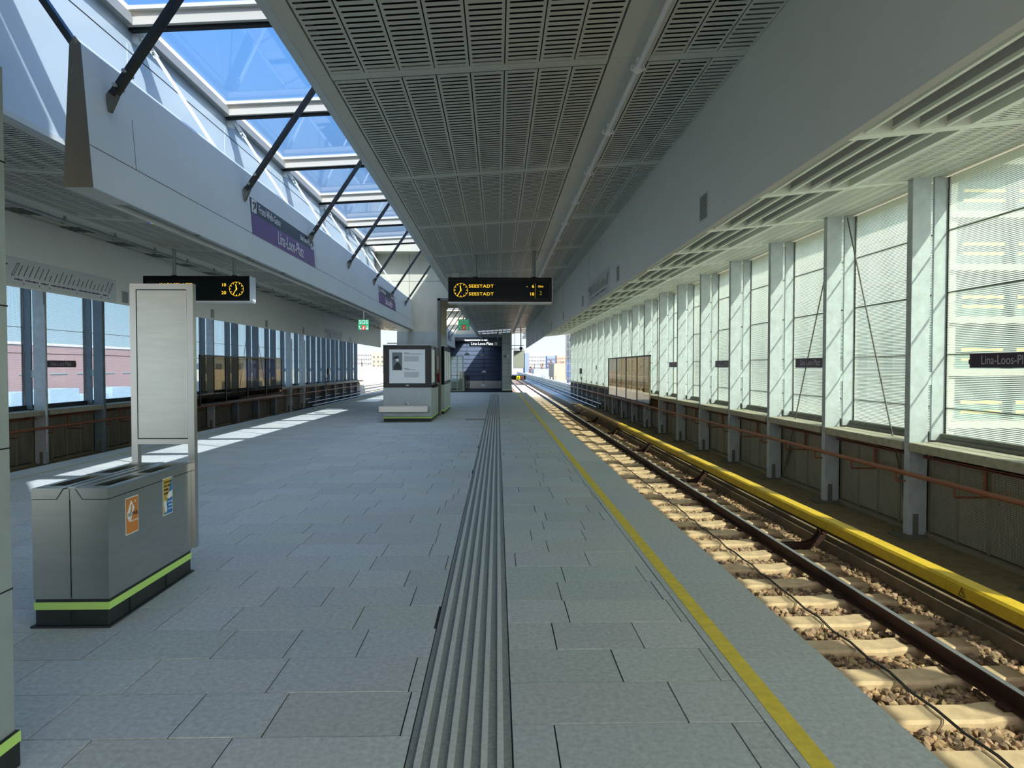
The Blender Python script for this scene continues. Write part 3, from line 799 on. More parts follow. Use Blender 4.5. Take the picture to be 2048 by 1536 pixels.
# ------------------------------------------------------------------ hanging panel under the skylight
def hanging_panel(y0, y1, label):
    o = thing('suspended_fascia', (-2.87, (y0+y1)/2, 3.3), label, 'fascia')
    q = MB(); q.prism([(-2.765, 2.83), (-2.835, 3.80), (-2.85, 3.80), (-2.785, 2.83)], 'y', y0, y1); q.build('face_sheet', M_white, o)
    q = MB(); q.prism([(-2.94, 2.83), (-2.89, 3.80), (-2.905, 3.80), (-2.96, 2.83)], 'y', y0, y1); q.build('back_sheet', M_white, o)
    q = MB(); q.prism([(-2.835, 3.80), (-2.87, 3.845), (-2.905, 3.80)], 'y', y0, y1); q.build('top_ridge', M_white, o)
    q = MB(); q.prism([(-2.763, 2.828), (-2.833, 3.802), (-2.87, 3.85), (-2.907, 3.802), (-2.962, 2.828)], 'y', y0-.006, y0); q.build('end_cap', mat('worn end plate', (120, 116, 104), .35, .6, noise=.1, scale=3), o)
    q = MB(); q.box(-2.95, -2.78, y0, y0+.5, 2.828, 2.84); q.build('bottom_plate', M_ceilflat, o)
    q = MB(); q.box(-2.945, -2.79, y0+.5, y1, 2.93, 2.95); q.build('light_trough', M_black, o)
    q = MB(); yy = y0+.6
    while yy < y1: 
        q.box(-2.90, -2.84, yy, yy+1.2, 2.86, 2.93); yy += 1.3
    q.build('trough_lamp', M_pole, o, kind='stuff')
    q = MB()
    fx = lambda z: -2.765-.0722*(z-2.83)
    for z in (3.12,): q.prism([(fx(z)+.0015, z-.002), (fx(z)+.0015, z+.002), (fx(z)-.001, z+.002), (fx(z)-.001, z-.002)], 'y', y0, y1)
    yy = y0+.6
    while yy < y1: q.prism([(fx(3.12)+.0012, 3.12), (fx(3.5)+.0012, 3.5), (fx(3.5)-.001, 3.5), (fx(3.12)-.001, 3.12)], 'y', yy-.002, yy+.002); yy += 5.2
    q.build('seam', M_dark, o)
    return o
hanging_panel(4.71, 22.3, 'long pale blue-grey hanging panel under the skylight, carrying the purple station signs')
hanging_panel(26.1, 44.5, 'far pale hanging panel behind the concrete shaft with a small sign')
def strut(y):
    o = thing('black_strut', (-2.8, y, 3.5), '', 'strut', 'black struts rising from the hanging panel')
    p0, p1 = Vector((-2.775, y, 3.56)), Vector((-1.52, y, 5.42))
    MB().bar(p0, p1, .07, .045, side=(0, 1, 0)).build('bar', M_black, o, bevel=.004)
    d = (p1-p0).normalized()
    q = MB(); q.prism([(-2.80, 3.44), (-2.79, 3.44), (-2.735, 3.56), (-2.79, 3.60), (-2.82, 3.56)], 'y', y-.02, y+.02); q.build('foot_bracket', M_galvd, o)
    for t in (.07, .19):
        c = p0+d*t; q = MB(); q.tube([c+Vector((0, -.06, 0)), c+Vector((0, .06, 0))], .016, 8); q.build('bolt', M_steel2, o)
    return o
def rod(y):
    o = thing('pale_rod', (-3.4, y, 4.5), '', 'rod', 'pale rods from the skylight edge to the hanging panel')
    p0, p1 = Vector((-3.93, y+.03, 5.28)), Vector((-2.93, y+.03, 3.72)); d = (p1-p0).normalized()
    MB().bar(p0+d*.2, p1, .03, .03, side=(0, 1, 0)).build('bar', M_wht, o)
    q = MB(); q.bar(p0, p0+d*.32, .03, .05, side=(0, 1, 0)); q.box(-4.0, -3.93, y-.03, y+.09, 5.16, 5.33)
    q.tube([p0+d*.06+Vector((0, -.05, 0)), p0+d*.06+Vector((0, .05, 0))], .035, 10); q.build('clevis', M_wht, o)
    q = MB(); q.tube([p0+d*.27+Vector((0, -.03, 0)), p0+d*.27+Vector((0, .03, 0))], .014, 8); q.build('bolt', M_steel2, o)
    return o
for fn, nm in ((strut, 'black slanting strut from the hanging panel up to the ceiling edge'), (rod, 'pale slanting rod between the skylight edge and the hanging panel')):
    p = fn(4.99); index_children(p); n = 0
    if nm.startswith('pale'):
        MB().bar((-3.9, 4.93, 5.2), (-2.93, 4.93, 3.78), .075, .045, side=(0, 1, 0)).build('shaded_bar', M_black, p)  # black bar over the nearest rod, its shade put into the colour
    for k in range(15):
        y = 4.99+S*k
        if 21.7 < y < 26: continue
        o = p if k == 0 else copy_tree(p, (0, S*k, 0))
        n += 1
        if y < 22: o['label'] = nm+', %s %s the camera' % (ORD[n-1], 'to' if n == 1 else 'from')
        else: o['label'] = nm.split(' from')[0].split(' between')[0]+' in the far skylight behind the concrete shaft'
p = rod(4.95)
for ch in [c for c in bpy.data.objects if c.parent == p]: bpy.data.objects.remove(ch)
bpy.data.objects.remove(p)

# ------------------------------------------------------------------ station signs on the hanging panel
def station_sign(y0, y1, label):
    o = thing('station_sign', (-2.79, (y0+y1)/2, 3.3), label, 'sign', 'station signs on the hanging panels')
    fx = lambda z: -2.765-.0722*(z-2.83)
    def plate(za, zb, m, nm, e=.004):
        q = MB(); q.prism([(fx(za)-.002, za), (fx(za)+e, za), (fx(zb)+e, zb), (fx(zb)-.002, zb)], 'y', y0, y1); q.build(nm, m, o)
    zs = (3.115, 3.36, 3.535); plate(zs[0], zs[1], M_purple, 'purple_field'); plate(zs[1], zs[2], M_navy, 'slate_band')
    L = y1-y0
    text('Lina-Loos-Platz', .23, (fx(3.24)+.012, y0+L*.55, 3.235), '+x', M_txt, o, xs=.80)
    text('Franz-Wels-Gasse', .135, (fx(3.44)+.012, y0+.24, 3.445), '+x', M_txt, o, xs=.80, align='LEFT')
    text('Lina-Loos-Platz', .115, (fx(3.44)+.012, y1-.20, 3.445), '+x', M_txt, o, xs=.74, align='RIGHT')
    for yy in (y0+.03, y1-.175):
        q = MB(); q.box(fx(3.44)+.004, fx(3.44)+.010, yy, yy+.145, 3.375, 3.52); q.build('exit_pictogram', M_txt, o)
        q = MB(); x = fx(3.44)+.0125
        q.bar((x, yy+.04, 3.40), (x, yy+.11, 3.49), .014, .004, side=(0, -1, 1)); q.bar((x, yy+.05, 3.49), (x, yy+.115, 3.49), .016, .004, side=(0, 0, 1)); q.bar((x, yy+.11, 3.495), (x, yy+.11, 3.43), .016, .004, side=(0, 1, 0)); q.box(x-.002, x+.001, yy+.02, yy+.05, 3.46, 3.49)
        q.build('arrow', M_navy, o)
station_sign(7.78, 10.42, 'large purple and slate sign "Lina-Loos-Platz" on the hanging panel, near one')
station_sign(16.0, 18.6, 'smaller-looking purple sign "Lina-Loos-Platz" farther along the hanging panel before the concrete shaft')
station_sign(38.2, 41.0, 'tiny distant sign on the far hanging panel behind the shaft')

# ------------------------------------------------------------------ departure displays
def display(x0, y, label, lines, times, clock_left, extra=None):
    w = 1.93; z0, z1 = 2.79, 3.265
    o = thing('departure_display', (x0+w/2, y, z0), label, 'display', 'departure displays')
    MB().box(x0, x0+w, y, y+.3, z0+.02, z1).build('casing', M_blackgloss, o, bevel=.01)
    q = MB(); q.box(x0-.002, x0+w+.002, y-.004, y+.304, z0, z0+.02); q.box(x0+w, x0+w+.012, y+.01, y+.29, z0+.02, z1); q.build('metal_trim', M_wht, o)
    MB().box(x0+.06, x0+w-.06, y-.003, y, z0+.08, z1-.07).build('screen', M_blkglass, o)
    zc = (z0+z1)/2+.0; cx = x0+.235 if clock_left else x0+w-.235; yy = y-.006
    q = MB(); n = 36; r = .128
    for k in range(n):
        a, b2 = 2*math.pi*k/n, 2*math.pi*(k+1)/n
        q.bar((cx+r*math.sin(a), yy, zc+r*math.cos(a)), (cx+r*math.sin(b2), yy, zc+r*math.cos(b2)), .004, .003, side=(math.sin(a), 0, math.cos(a)))
    for k in range(12):
        a = 2*math.pi*k/12; q.bar((cx+r*.78*math.sin(a), yy, zc+r*.78*math.cos(a)), (cx+r*.97*math.sin(a), yy, zc+r*.97*math.cos(a)), .011, .003, side=(math.cos(a), 0, -math.sin(a)))
    q.build('clock_dial', M_amber, o)
    q = MB()
    for a, L, wd in ((math.radians(352), .085, .016), (math.radians(212), .115, .011)):
        q.bar((cx-.02*math.sin(a), yy, zc-.02*math.cos(a)), (cx+L*math.sin(a), yy, zc+L*math.cos(a)), wd, .003, side=(math.cos(a), 0, -math.sin(a)))
    q.build('clock_hands', M_amber, o)
    tx = x0+.38 if clock_left else x0+.30
    for i, (ln, tm) in enumerate(zip(lines, times)):
        z = zc+.072-.144*i
        text(ln, .082, (tx, yy, z), '-y', M_amber, o, xs=1.18, align='LEFT', name='destination', space=1.08)
        text(tm, .082, ((x0+w-.33 if clock_left else x0+w-.42), yy, z), '-y', M_amber, o, xs=1.1, align='RIGHT', name='minutes')
    if extra:
        MB().box(x0+w-.312, x0+w-.306, yy-.001, yy+.002, zc-.14, zc+.13).build('divider', M_amberdim, o)
        text('Gleis', .05, (x0+w-.21, yy, zc+.07), '-y', M_amber, o, name='platform_word'); text(extra, .105, (x0+w-.21, yy, zc-.055), '-y', M_amberdim, o, name='platform_number')
    for px in (.53*w-.72, .53*w+.38):
        zt = (FZ if x0 > -2 else FL)(x0+px+.2)
        MB().tube([(x0+px+.2, y+.15, z1), (x0+px+.2, y+.15, zt)], .03, 12).build('pole', M_pole, o)
        MB().tube([(x0+px+.2, y+.15, z1), (x0+px+.2, y+.15, z1+.03)], .05, 12).build('pole_collar', M_black, o)
    return o
display(-.915, 12.6, 'black departure display "SEESTADT" with clock, hanging over the middle of the platform', ('SEESTADT', 'SEESTADT'), ('-   6', '18'), True, '2')
display(-6.47, 12.5, 'black departure display "KARLSPLATZ" with clock at its right end, hanging over the left track edge', ('KARLSPLATZ', 'KARLSPLATZ'), ('10', '20'), False)

# ------------------------------------------------------------------ SOS signs
for x, y, lb, zt in ((-1.03, 20.7, 'green SOS sign with red extinguisher symbol hanging right of the shaft', FZ(-1.03)), (-4.12, 20.9, 'green SOS sign with red extinguisher symbol hanging left of the info kiosk', FL(-4.2))):
    o = thing('sos_sign', (x, y, 2.73), lb, 'sign', 'SOS signs')
    MB().box(x-.17, x+.17, y, y+.06, 2.73, 3.06).build('board', M_black, o, bevel=.004)
    MB().box(x-.163, x+.163, y-.004, y, 2.738, 3.052).build('green_face', M_sosg, o)
    text('SOS', .17, (x, y-.008, 2.975), '-y', M_wht, o, xs=.95)
    MB().box(x-.055, x+.055, y-.008, y-.004, 2.74, 2.88).build('red_field', M_red, o)
    q = MB(); q.tube([(x-.135, y-.009, 2.85), (x-.13, y-.009, 2.80), (x-.095, y-.009, 2.765)], .012, 5); q.box(x-.15, x-.12, y-.010, y-.006, 2.84, 2.87); q.box(x-.1, x-.07, y-.010, y-.006, 2.755, 2.785); q.build('phone_symbol', M_wht, o)
    q = MB(); q.box(x-.02, x+.015, y-.012, y-.008, 2.76, 2.83); q.tube([(x-.005, y-.010, 2.835), (x+.015, y-.010, 2.85), (x+.03, y-.01, 2.82)], .005, 5); q.build('extinguisher_symbol', M_wht, o)
    q = MB(); q.lathe([(.02, 0), (.02, .004)], (x+.11, y-.012, 2.845), 10, axis='y'); q.box(x+.085, x+.135, y-.012, y-.008, 2.755, 2.815); q.build('person_symbol', M_wht, o)
    MB().tube([(x, y+.03, 3.06), (x, y+.03, zt)], .012, 8).build('hanger', M_pole, o)

# ------------------------------------------------------------------ speaker grilles
def grille(x, y, z, side, lb, g):
    s = -1 if side == 'r' else 1
    o = thing('speaker_grille', (x, y, z), lb, 'speaker grille', g)
    MB().box(x, x+.006*s, y-.115, y+.115, z-.115, z+.115).build('rim', M_ceilflat, o)
    q = MB()
    for k in range(9):
        c = z-.09+.0225*k; q.box(x+.0062*s, x+.008*s, y-.095, y+.095, c-.006, c+.006)
    q.build('louvre', M_galvd, o)
for k in range(8):
    grille(XB, 5.87+4.17*k, 2.99, 'r', 'small square speaker grille in the grey right beam, %s' % (ORD[k]+(' to' if k == 0 else ' from')+' the camera'), 'grilles in the right beam')
for k in range(6):
    grille(-7.12, 13.1+3.95*k, 2.93, 'l', 'small square speaker grille in the cream left fascia, %s' % (ORD[k]+(' to' if k == 0 else ' from')+' the camera'), 'grilles in the cream fascia')

# ------------------------------------------------------------------ line maps
M_line = mat('violet line ink', (92, 54, 104), .5); M_sheet = mat('map sheet', (214, 216, 210), .4)
def line_map(x, y0, y1, face, lb):
    s = 1 if face == '+x' else -1; dirn = 1 if face == '+x' else -1
    o = thing('line_map', (x, (y0+y1)/2, 2.98), lb, 'map', 'line maps on the fascias')
    MB().box(x, x+.003*s, y0, y1, 2.80, 3.22).build('sheet', M_sheet, o)
    st = y0 if s > 0 else y1
    Y = lambda t: st+dirn*t
    xx = x+.005*s; L = y1-y0-.6
    MB().box(x+.003*s, xx, Y(.35), Y(.35+L), 2.893, 2.907).build('line', M_line, o)
    for k in range(22):
        q = MB(); t = .35+L*k/21; big = k in (0, 2, 5, 7, 13, 19, 21); h = .02 if big else .013
        q.box(x+.003*s, x+.007*s, Y(t-h), Y(t+h), 2.9-h, 2.9+h, 1 if big else 0)
        q.build('stop_marker', [M_line, M_wht], o)
        if big and k: MB().box(x+.003*s, x+.005*s, Y(t-.01), Y(t+.01), 2.84, 2.86).build('interchange_mark', M_line, o)
    q = MB()
    rr = random.Random(5)
    for k in range(1, 21):
        t = .35+L*k/21; h = rr.uniform(.09, .2)
        q.bar((xx, Y(t), 2.96), (xx, Y(t+h*.62), 2.96+h), .010, .002, side=(0, 1, -.7))
    q.build('stop_name', M_inkd, o)
    q = MB()
    for t in (.35, .35+L):
        for a in (-.022, .022): q.bar((xx, Y(t+a), 2.95), (xx, Y(t+a+.13), 3.14), .008, .002, side=(0, 1, -.7))
        q.bar((xx, Y(t-.022), 2.95), (xx, Y(t+.022), 2.95), .008, .002, side=(0, 0, 1)); q.bar((xx, Y(t+.108), 3.14), (xx, Y(t+.152), 3.14), .008, .002, side=(0, 0, 1))
    q.build('terminus_frame', M_line, o)
    q = MB(); a = .14; z = 3.1
    q.bar((xx, Y(a), z), (xx, Y(a+.11), z), .022, .003, side=(0, 0, 1)); q.bar((xx, Y(a), z), (xx, Y(a+.06), z+.055), .022, .003, side=(0, 1, -1)); q.bar((xx, Y(a), z), (xx, Y(a+.06), z-.055), .022, .003, side=(0, 1, 1))
    q.build('arrow', M_cable, o)
line_map(-7.12, 9.75, 12.8, '+x', 'near line map strip with violet line and arrow on the cream left fascia')
line_map(-7.12, 28.0, 31.2, '+x', 'distant line map strip on the cream left fascia near its far end')
line_map(XB, 10.8, 13.4, '-x', 'line map strip on the grey beam over the right platform edge')
# ------------------------------------------------------------------ waste bin with notice frame
bx0, bx1, by0, by1, zt = -2.848, -2.388, 4.17, 5.29, .858
o = thing('waste_bin', ((bx0+bx1)/2, (by0+by1)/2, 0), 'stainless steel four-compartment waste bin with lime stripe on the platform, front left', 'bin')
q = MB(); q.prism([(bx0-.014, by0-.02), (bx1+.014, by0-.02), (bx1+.014, by1+.02), (bx0-.014, by1+.02)], 'z', 0, .012)
q.box(bx0+.006, bx1-.006, by0+.006, by1-.006, .0, .185); q.build('plinth', M_plinth, o, bevel=.008)
MB().box(bx0+.001, bx1-.001, by0+.001, by1-.001, .108, .154).build('lime_stripe', M_green, o)
xm = (bx0+bx1)/2
for xa, xb in ((bx0, xm-.0015), (xm+.0015, bx1)):
    q = MB(); q.box(xa, xb, by0, by0+.012, .175, .788); q.box(xa, xb, by1-.012, by1, .175, .788)
    q.box(xa, xa+.01, by0+.012, by1-.012, .175, .788); q.box(xb-.01, xb, by0+.012, by1-.012, .175, .788); q.box(xa+.01, xb-.01, by0+.012, by1-.012, .175, .19)
    q.build('body_half', M_steel, o)
for sgn in (1, -1):
    inner, outer = (xm-.05, bx0) if sgn == 1 else (xm+.05, bx1)
    q = MB(); po = [(outer, .793), (outer, zt-.006), (outer+.006*sgn, zt), (inner+.012*sgn, zt), (inner-.03*sgn, .793)]
    q.prism(po, 'y', by0-.004, by0+.09); q.prism(po, 'y', by1-.09, by1+.002)
    q.box(outer+.045*sgn, inner-.035*sgn, (by0+by1)/2-.05, (by0+by1)/2+.05, .80, zt-.0005)
    q.prism([(outer, .793), (outer, zt-.006), (outer+.006*sgn, zt), (outer+.045*sgn, zt), (outer+.045*sgn, .793)], 'y', by0+.09, by1-.09)
    q.box(inner-.035*sgn, inner, by0+.09, by1-.09, .80, zt)
    q.build('lid', M_steel, o)
    q = MB(); q.box(outer+.02*sgn, inner-.02*sgn, by0+.02, by1-.02, .60, .61); q.build('bag_liner', M_plenum, o)
q = MB(); q.prism([(xm-.040, zt-.03), (xm+.040, zt-.03), (xm+.036, zt-.004), (xm+.02, zt+.004), (xm-.02, zt+.004), (xm-.036, zt-.004)], 'y', by0+.02, by1)
q.build('centre_ridge', M_steel2, o)
q = MB(); q.prism([(xm-.076, .789), (xm+.076, .789), (xm+.034, .853), (xm-.034, .853)], 'y', by0-.003, by0+.02); q.build('front_infill', M_steel, o)
q = MB(); q.box(bx0+.003, bx1-.003, by0+.001, by0+.02, .775, .85); q.build('lid_gap', M_dark, o)
q = MB(); q.box(xm-.0015, xm+.0015, by0-.004, by0+.001, .18, .853); q.box(xm-.0015, xm+.0015, by0-.008, by0-.0005, .02, .106); q.box(bx1-.001, bx1+.0085, by0+.22, by0+.2215, .02, .106); q.box(bx1-.001, bx1+.0085, by0+.70, by0+.7015, .02, .106); q.build('seam', M_dark, o)
# frame and board
fx0, fx1, fy0, fy1 = -2.842, -2.358, 5.292, 5.345
q = MB(); q.box(fx0, fx0+.047, fy0, fy1, .20, 2.245); q.box(fx1-.05, fx1, fy0, fy1, .19, 2.245); q.box(fx0+.047, fx1-.05, fy0+.001, fy1-.001, 2.20, 2.244); q.box(fx0+.047, fx1-.05, fy0+.001, fy1-.001, 1.0, 1.04)
q.build('board_frame', M_steel2, o)
MB().box(fx0+.047, fx1-.05, fy0+.01, fy1-.01, 1.04, 2.20).build('shadow_gap', M_dark, o)
MB().box(fx0+.051, fx1-.054, fy0+.004, fy1-.004, 1.045, 2.195).build('blank_board', M_steel, o, bevel=.002)
# stickers on the side (face +x), y runs away from the camera
def onside(q, y0, y1, z0, z1, e=.001): q.box(bx1, bx1+e, y0, y1, z0, z1)
q = MB(); onside(q, 4.362, 4.517, .515, .755); q.build('sticker_border', M_wht, o)
q = MB(); onside(q, 4.367, 4.512, .521, .749, .0016); q.build('orange_sticker', M_orange, o)
xs_ = bx1+.0022
q = MB(); q.prism([(4.38, .655), (4.427, .735), (4.468, .68), (4.44, .635), (4.42, .60), (4.40, .598), (4.384, .625)], 'x', xs_-.0006, xs_); q.build('bottle_emblem', M_wht, o)
q = MB(); q.prism([(4.415, .655), (4.428, .71), (4.440, .70), (4.432, .655)], 'x', xs_-.0004, xs_+.0004); q.build('emblem_figure', M_orange, o)
text('RESTMÜLL', .034, (xs_+.0008, 4.453, .641), '+x', M_cable, o, xs=.80, depth=.001)
text('other waste', .022, (xs_+.0008, 4.46, .598), '+x', M_wht, o, xs=.9, depth=.001)
text('IP', .02, (xs_+.0008, 4.478, .718), '+x', M_wht, o, depth=.001)
q = MB(); onside(q, 4.847, 4.987, .535, .80); q.build('sticker_border', M_wht, o)
q = MB(); onside(q, 4.852, 4.982, .541, .794, .0014); q.build('blue_sticker', M_blue, o)
q = MB(); q.prism([(4.852, .541), (4.862, .541), (4.975, .794), (4.852, .794)], 'x', bx1, bx1+.0020); q.build('mustard_half', M_mustard, o)
q = MB(); q.prism([(4.905, .66), (4.925, .69), (4.98, .70), (4.98, .655), (4.93, .645)], 'x', bx1, bx1+.0026); q.prism([(4.855, .62), (4.865, .645), (4.89, .635), (4.9, .60), (4.905, .57), (4.89, .55), (4.875, .56)], 'x', bx1, bx1+.0026); q.build('cup_emblem', M_wht, o)
for i, w in enumerate(('PLASTIKFLASCHEN', 'METALL, DOSEN', 'GETRÄNKE-', 'KARTONS')): text(w, .021, (bx1+.003, 4.858, .77-.027*i), '+x', M_inkd, o, xs=.62, align='LEFT', depth=.001)
for i, w in enumerate(('plastic bottles,', 'metal, cans,', 'juice cartons')): text(w, .019, (bx1+.003, 4.979, .625-.025*i), '+x', M_wht, o, xs=.62, align='RIGHT', depth=.001)

# ------------------------------------------------------------------ info kiosk with drinking basin
kx0, kx1, ky0, ky1 = -3.33, -1.93, 19.74, 22.05
o = thing('info_kiosk', ((kx0+kx1)/2, (ky0+ky1)/2, 0), 'steel and black glass kiosk with a poster and drinking basin, standing before the shaft', 'kiosk')
MB().box(kx0, kx1, ky0, ky1, .15, 1.0).build('steel_base', M_clad, o, bevel=.006)
MB().box(kx0+.01, kx1-.01, ky0+.01, ky1-.01, 0, .15).build('plinth', M_plinth, o)
MB().box(kx0+.002, kx1-.002, ky0+.002, ky1-.002, .10, .143).build('lime_stripe', M_green, o)
MB().box(kx0, kx1, ky0, ky1, 1.0, 2.23).build('black_case', M_blkglass, o, bevel=.008)
MB().box(kx0-.01, kx1+.01, ky0-.01, ky1+.01, 2.23, 2.25).build('cap', M_ceilflat, o)
px0, px1, pz0, pz1 = -3.15, -2.11, 1.125, 2.11
MB().box(px0, px1, ky0-.004, ky0, pz0, pz1).build('poster', M_poster, o)
q = MB(); q.box(px0+.085, px0+.375, ky0-.007, ky0-.004, pz0+.38, pz1-.085); pic = q.build('portrait_photo', M_ink, o)
q = MB(); q.lathe([(.045, 0), (.045, .003)], (px0+.235, ky0-.012, pz0+.67), 16, axis='y'); q.build('portrait_face', M_poster, pic)
q = MB(); q.prism([(px0+.12, pz0+.385), (px0+.36, pz0+.385), (px0+.34, pz0+.52), (px0+.27, pz0+.62), (px0+.2, pz0+.6), (px0+.13, pz0+.5)], 'y', ky0-.009, ky0-.0075); q.prism([(px0+.10, pz0+.70), (px0+.27, pz0+.74), (px0+.28, pz0+.78), (px0+.17, pz0+.80), (px0+.13, pz0+.75)], 'y', ky0-.014, ky0-.0125); q.build('portrait_coat_and_hat', M_inkd, pic)
q = MB(); tx0 = px0+.43
for z, w in ((pz1-.09, .14), (pz1-.125, .5)): q.box(tx0, tx0+w, ky0-.006, ky0-.004, z-.012, z)
for z, w in ((pz0+.43, .14), (pz0+.40, .32)): q.box(tx0, tx0+w, ky0-.006, ky0-.004, z-.01, z)
q.build('poster_heading', M_inkd, o)
q = MB()
for k in range(26):
    z = pz1-.19-.0125*k if k < 13 else pz0+.33-.0125*(k-13)
    q.box(tx0, tx0+R.uniform(.4, .46), ky0-.006, ky0-.004, z-.004, z)
q.build('poster_text', M_ink, o, kind='stuff')
q = MB(); q.box(-2.67, -2.63, ky0-.006, ky0-.002, 1.055, 1.075); q.box(-2.625, -2.585, ky0-.006, ky0-.002, 1.055, 1.075); q.build('maker_mark', M_wht, o)
q = MB(); q.box(kx0-.08, kx1+.0-.06, ky0-.36, ky0, .29, .31); q.box(kx0-.08, kx1-.06, ky0-.36, ky0-.345, .29, .47); q.box(kx0-.08, kx0-.065, ky0-.36, ky0, .29, .47); q.box(kx1-.075, kx1-.06, ky0-.36, ky0, .29, .47); q.box(kx0-.08, kx1-.06, ky0-.03, ky0, .31, .47)
q.build('basin', M_steel2, o, bevel=.004)
q = MB(); q.tube([(-2.66, ky0-.02, .53), (-2.66, ky0-.10, .55), (-2.66, ky0-.14, .50)], .022, 10); q.tube([(-2.60, ky0-.0, .53), (-2.60, ky0-.06, .53)], .03, 10); q.build('tap', M_steel2, o)
MB().tube([(-2.86, 21.9, 2.24), (-2.86, 21.9, 2.95)], .035, 10).build('riser_pole', M_pole, o)
x = kx1
q = MB(); q.box(x, x+.004, ky0+.12, ky0+1.0, 1.14, 2.12); q.build('side_poster', M_poster, o)
q = MB(); q.box(x, x+.02, ky0+1.15, ky0+1.2, 1.0, 2.22); q.build('side_mullion', M_black, o)
q = MB(); q.box(x, x+.03, ky0+1.35, ky0+2.2, 1.02, 1.95); q.build('emergency_cabinet', M_black, o)
q = MB()
for k in range(3): q.box(x, x+.05, ky0+.35+.5*k, ky0+.6+.5*k, .98, 1.06)
q.build('call_panel', M_dark, o)
q = MB(); q.lathe([(.0, 0), (.038, .02), (.038, .28), (.015, .32), (.015, .36)], (x+.07, ky0+1.7, 1.10), 14); q.box(x+.03, x+.10, ky0+1.67, ky0+1.73, 1.48, 1.51)
q.tube([(x+.08, ky0+1.67, 1.47), (x+.10, ky0+1.6, 1.38), (x+.10, ky0+1.6, 1.2)], .009, 6); e_ = q.build('fire_extinguisher', mat('extinguisher red', (150, 24, 30), .35)); tag(e_, 'small red fire extinguisher hanging on the right side of the info kiosk', 'extinguisher')
q = MB(); q.box(x, x+.004, ky0+1.62, ky0+1.8, 1.7, 1.86); q.build('extinguisher_sign', M_red, o)
# second showcase on the shaft
o = thing('wall_showcase', (-1.9, 24.3, 1.0), 'black framed glass showcase with pale posters on the shaft behind the kiosk', 'showcase')
MB().box(-1.93, -1.80, 22.9, 25.8, 1.0, 2.3).build('case', M_blkglass, o, bevel=.006)
for k in range(3): MB().box(-1.80, -1.795, 23.05+.95*k, 23.8+.95*k, 1.12, 2.15).build('poster_sheet', M_poster, o)
MB().box(-1.93, -1.80, 22.9, 25.8, .15, 1.0).build('steel_skirt', M_clad, o)
MB().box(-1.93, -1.795, 22.895, 25.805, .10, .143).build('lime_stripe', M_green, o)
MB().box(-1.93, -1.81, 22.9, 25.8, 0, .1).build('plinth', M_plinth, o)

# ------------------------------------------------------------------ platform end: pillar, stair hall, signs
o = MB().box(.30, .92, 43.5, 44.1, .13, 3.78); pil = struct(o.build('wall_pillar', M_clad, bevel=.01))
q = MB()
for z in (.55, .98, 1.41, 1.84, 2.27, 2.7, 3.13): q.box(.297, .923, 43.497, 44.103, z-.006, z+.006)
q.build('tile_joint', M_dark, pil)
MB().box(.29, .93, 43.49, 44.11, 0, .13).build('plinth', M_plinth, pil); MB().box(.288, .932, 43.488, 44.112, .09, .15).build('strip', mat('pale strip', (210, 226, 200), .5), pil)
o = thing('exit_sign', (.6, 43.48, 2.3), 'small black and white pictogram sign on the pillar at the platform end', 'sign')
MB().box(.42, .57, 43.47, 43.498, 2.22, 2.36).build('black_half', M_black, o); MB().box(.60, .75, 43.47, 43.498, 2.22, 2.36).build('white_half', M_wht, o)
q = MB(); q.box(.45, .54, 43.465, 43.47, 2.283, 2.297); q.box(.49, .50, 43.465, 43.47, 2.25, 2.33); q.build('arrow', M_wht, o)
q = MB(); q.bar((.64, 43.466, 2.25), (.71, 43.466, 2.33), .015, .004, side=(1, 0, -1)); q.build('figure', M_black, o)
o = thing('hanging_sign', (-.7, 40.2, 2.9), 'long dark hanging sign "Lina-Loos-Platz" at the far end of the platform', 'sign')
MB().box(-1.68, .23, 40.2, 40.35, 2.82, 3.16).build('board', M_navy, o, bevel=.01)
text('Lina-Loos-Platz', .25, (-.92, 40.19, 2.985), '-y', mat('backlit white', (236, 238, 240), .5, emit=.35), o, xs=.86)
q = MB(); q.box(-.17, -.0, 40.188, 40.198, 2.90, 3.07); q.build('pictogram', M_wht, o)
q = MB(); q.bar((-.14, 40.184, 2.93), (-.04, 40.184, 3.03), .02, .004, side=(1, 0, -1)); q.build('pictogram_stroke', M_navy, o)
for px in (-.98, .0): MB().tube([(px, 40.27, 3.16), (px, 40.27, FZ(px))], .03, 8).build('hanger', M_pole, o)
# hall
q = MB(); q.box(-3.6, .3, 51, 51.3, 0, 3.7); q.box(.30, .6, 44.1, 51.3, 0, 3.78); hall = struct(q.build('wall_far', M_navywall))
q = MB()
for k in range(10): q.box(-3.6, .3, 50.985, 51.0, .62+.31*k, .645+.31*k)
q.build('board_joint', M_black, hall)
q = MB(); q.box(-3.6, .3, 50.6, 51, 0, .55); q.build('stone_skirting', M_tact_l, hall)
q = MB(); q.box(-6.8, 1.0, YF, 51.3, -.3, 0); struct(q.build('floor_hall', M_paver))
q = MB(); q.box(-3.9, -3.6, 44.6, 51.3, 0, 3.7); q.box(-4.2, .6, 44.3, 48, 3.55, 3.75); q.box(-4.2, .6, 50.8, 51.5, 3.55, 3.75); q.box(-4.2, -2.4, 48, 50.8, 3.55, 3.75); q.box(-.7, .6, 48, 50.8, 3.55, 3.75); struct(q.build('wall_hall_side', M_clad))
